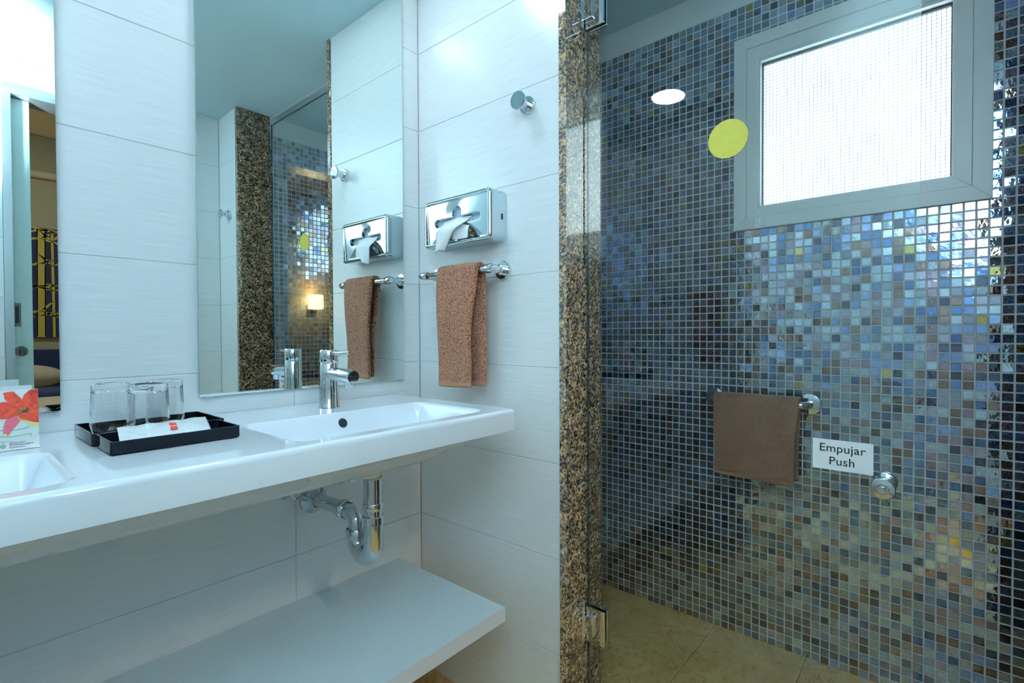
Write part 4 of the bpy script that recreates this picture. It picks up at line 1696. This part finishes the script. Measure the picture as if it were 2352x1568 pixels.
# ------------------------------------------------------------------ ceiling downlights
for (x, y, lab) in ((-0.385, -0.258, 'round recessed ceiling downlight nearest the shower wall'), (-1.165, -0.272, 'round recessed ceiling downlight reflected in the glass door')):
    root = empty('downlight', (x, y, CEIL))
    lathe('trim_ring', [(0.077, -0.001), (0.078, -0.004), (0.088, -0.0035), (0.091, -0.0005), (0.077, -0.0005)], (0, 0, 0), (0, 0, 1), 'plaster', root, seg=48)
    lathe('lens', [(0.0, -0.0025), (0.0765, -0.0025), (0.0765, -0.0008), (0.0, -0.0008)], (0, 0, 0), (0, 0, 1), 'downlight_lens', root, seg=48)
    tag(root, lab, 'ceiling light', 'recessed downlights')

# ------------------------------------------------------------------ sliding door to the bedroom
d2 = struct(empty('door_2', (-0.44, YC, 0)), 'sliding door in an aluminium frame, half open to the bedroom')
bm = bmesh.new()
FR = 0.028
bm_box(bm, DX0 + 0.0005, DX0 + FR, YC - 0.128, YC + 0.012, 0.0005, DZ1 - 0.0005)
bm_box(bm, DX1 - FR, DX1 - 0.0005, YC - 0.128, YC + 0.012, 0.0005, DZ1 - 0.0005)
bm_box(bm, DX0 + FR, DX1 - FR, YC - 0.128, YC + 0.012, DZ1 - 0.022, DZ1 - 0.0005)
keep(from_bm('frame', bm, 'aluminium'), d2)
lf = keep(box('leaf', DX0 + FR + 0.0005, -0.7445, YC - 0.080, YC - 0.040, 0.005, DZ1 - 0.0235, 'door_leaf', bev=0.0015, seg=1), d2)


def sub_of(o, part, root):
    o.parent = part
    o.matrix_parent_inverse = Matrix.Identity(4)
    return o


frame_pull = keep(box('flush_pull', -0.8055, -0.782, YC - 0.0400, YC - 0.0385, 1.130, 1.232, 'pull_metal', bev=0.0006, seg=1), d2)
keep(box('pull_recess', -0.7995, -0.788, YC - 0.0386, YC - 0.0380, 1.145, 1.217, 'rubber_dark'), d2)
keep(lathe('lock_rose', [(0.0, 0.0), (0.0215, 0.0), (0.0215, 0.003), (0.0, 0.003)], (-0.783, YC - 0.040, 1.024), (0, 1, 0), 'pull_metal', seg=32), d2)
keep(box('thumb_turn', -0.787, -0.779, YC - 0.037, YC - 0.022, 1.010, 1.038, 'pull_metal', bev=0.001, seg=1), d2)

# ------------------------------------------------------------------ bedroom beyond
BX_0, BX_1, BYF, BZC = -3.0, 1.6, -4.0, 2.62
struct(box('floor_bedroom', BX_0, BX_1, BYF - 0.1, YC - 0.1302, -0.06, 0.0, 'bed_floor'), 'bedroom floor')
struct(box('wall_bedroom_far', BX_0, BX_1, BYF - 0.1, BYF, 0, BZC, 'bed_wall'), 'olive bedroom wall behind the bed')
struct(box('wall_bedroom_left', BX_0 - 0.1, BX_0, BYF, YC - 0.13, 0, BZC, 'bed_wall'), 'olive bedroom side wall')
struct(box('wall_bedroom_right', BX_1, BX_1 + 0.1, BYF, YC - 0.13, 0, BZC, 'bed_wall'), 'olive bedroom side wall by the window side')
struct(box('wall_bedroom_near_left', BX_0, XD - 0.1002, YC - 0.13, YC - 0.03, 0, BZC, 'bed_wall'), 'bedroom side of the wall, past the sliding door')
struct(box('wall_bedroom_near_right', WX + 0.13, BX_1, YC - 0.13, YC - 0.03, 0, BZC, 'bed_wall'), 'bedroom side of the wall, past the shower')
struct(box('wall_bedroom_near_middle', JT, WX + 0.1298, YC - 0.13, YC - 0.112, 0, BZC, 'bed_wall'), 'bedroom side of the shower end wall')
struct(box('ceiling_bedroom', BX_0, BX_1, BYF, YC - 0.13, BZC, BZC + 0.1, 'bed_ceiling'), 'bedroom ceiling')
struct(box('trim_bedroom_cornice', BX_0 + 0.001, BX_1 - 0.001, BYF, BYF + 0.05, 2.30, 2.34, 'bed_ceiling'), 'cornice strip on the bedroom wall')

# bamboo canvas
cvs = empty('bamboo_canvas', (-0.35, BYF + 0.001, 1.075))
keep(box('canvas', -1.05, 0.35, BYF + 0.001, BYF + 0.03, 1.075, 1.915, 'navy'), cvs)
tag(cvs, 'navy canvas printed with yellow bamboo stalks above the bed', 'picture')
CYF = BYF + 0.0305
cO, cR, cU_ = Vector((0, CYF, 0)), Vector((-1, 0, 0)), Vector((0, 0, 1))


def bamboo(name, pts):
    o = flat_poly(name, [(-a, b2) for a, b2 in pts], cO, cR, cU_, 'gold_print', None, 0.0004, 0.0)
    keep(o, cvs)
    return o


rb2 = random.Random(2)


def stalk(x0, w, lean_, z0=1.08, z1=1.91):
    z = z0
    while z < z1 - 0.01:
        z2 = min(z1, z + rb2.uniform(0.17, 0.21))
        xa, xb = x0 + lean_ * (z - z0), x0 + lean_ * (z2 - z0)
        bamboo('bamboo_stalk', [(xa - w * 0.55, z), (xa + w * 0.55, z), (xa + w * 0.42, z + 0.012), (xb + w * 0.42, z2 - 0.016), (xb + w * 0.55, z2 - 0.006), (xb - w * 0.55, z2 - 0.006), (xb - w * 0.42, z2 - 0.016), (xa - w * 0.42, z + 0.012)])
        for s in (-1, 1):
            for q in range(rb2.randint(1, 2)):
                L = rb2.uniform(0.08, 0.13)
                ang = rb2.uniform(-0.5, 0.9)
                dx, dz_ = s * L * math.cos(ang), L * math.sin(ang)
                nx_, nz_ = -dz_ / L * 0.009, dx / L * 0.009
                bamboo('bamboo_leaf', [(xb, z2), (xb + dx * 0.35 + nx_, z2 + dz_ * 0.35 + nz_), (xb + dx, z2 + dz_), (xb + dx * 0.35 - nx_, z2 + dz_ * 0.35 - nz_)])
        z = z2


for (x0, w, le) in ((-0.93, 0.03, 0.03), (-0.74, 0.022, -0.03), (-0.60, 0.034, 0.0), (-0.462, 0.046, 0.01), (-0.388, 0.020, -0.005), (-0.24, 0.03, 0.02), (-0.10, 0.022, -0.02), (0.05, 0.034, 0.03), (0.2, 0.024, 0.0)):
    stalk(x0, w, le)

# bed
bed = empty('bed', (-0.4, -3.0, 0))
keep(box('headboard', -1.25, 0.45, BYF + 0.001, BYF + 0.07, 0.0, 0.985, 'navy_fabric', bev=0.012, seg=3), bed)
keep(box('mattress', -1.2, 0.40, BYF + 0.075, -2.05, 0.28, 0.71, 'bed_linen', bev=0.04, seg=4), bed)
keep(box('base', -1.18, 0.38, BYF + 0.078, -2.08, 0.0, 0.279, 'bed_base', bev=0.01, seg=2), bed)
keep(box('bed_runner', -1.215, 0.415, -3.38, -2.95, 0.30, 0.742, 'navy_fabric', bev=0.03, seg=3), bed)
tag(bed, 'bed with navy headboard and runner beyond the doorway', 'bed')
for (x, lab) in ((-0.70, 'pale pillow on the bed, on the side of the lamp'), (0.02, 'pale pillow on the bed, away from the lamp')):
    bm = bmesh.new()
    bmesh.ops.create_uvsphere(bm, u_segments=28, v_segments=16, radius=1.0)
    for v in bm.verts:
        sx = math.copysign(abs(v.co.x) ** 0.55, v.co.x); sy = math.copysign(abs(v.co.y) ** 0.55, v.co.y)
        v.co = Vector((sx * 0.33, sy * 0.20, v.co.z * 0.085 * (1 - 0.25 * (sx ** 4 + sy ** 4) / 2)))
    pl = from_bm('pillow', bm, 'bed_linen', None, True, (x, BYF + 0.30, 0.797))
    tag(pl, lab, 'pillow', 'bed pillows')

# bedside wall lamp
scn = empty('wall_lamp', (-1.55, BYF + 0.001, 1.36))
keep(box('back_plate', -1.60, -1.50, BYF + 0.001, BYF + 0.02, 1.30, 1.42, 'bracket_dark', bev=0.004, seg=2), scn)
keep(box('arm', -1.565, -1.535, BYF + 0.02, BYF + 0.10, 1.335, 1.365, 'bracket_dark', bev=0.003, seg=2), scn)
keep(lathe('shade', [(0.0, 0.0), (0.070, 0.0), (0.075, 0.004), (0.075, 0.155), (0.073, 0.155), (0.073, 0.006), (0.0, 0.006)], (-1.55, BYF + 0.10, 1.368), (0, 0, 1), 'sconce_glow', seg=36), scn)
tag(scn, 'warm glowing bedside wall lamp with a cylinder shade', 'wall lamp')
# unseen fill light, added under the ceiling to brighten the bedroom
bl = empty('bedroom_fill_light', (-0.6, -2.6, BZC))
keep(lathe('lens', [(0.0, -0.03), (0.15, -0.03), (0.17, -0.01), (0.17, -0.001), (0.0, -0.001)], (-0.6, -2.6, BZC), (0, 0, 1), 'bedroom_fill_glow', seg=40), bl)
tag(bl, 'added round fill light under the bedroom ceiling, unseen', 'ceiling light')
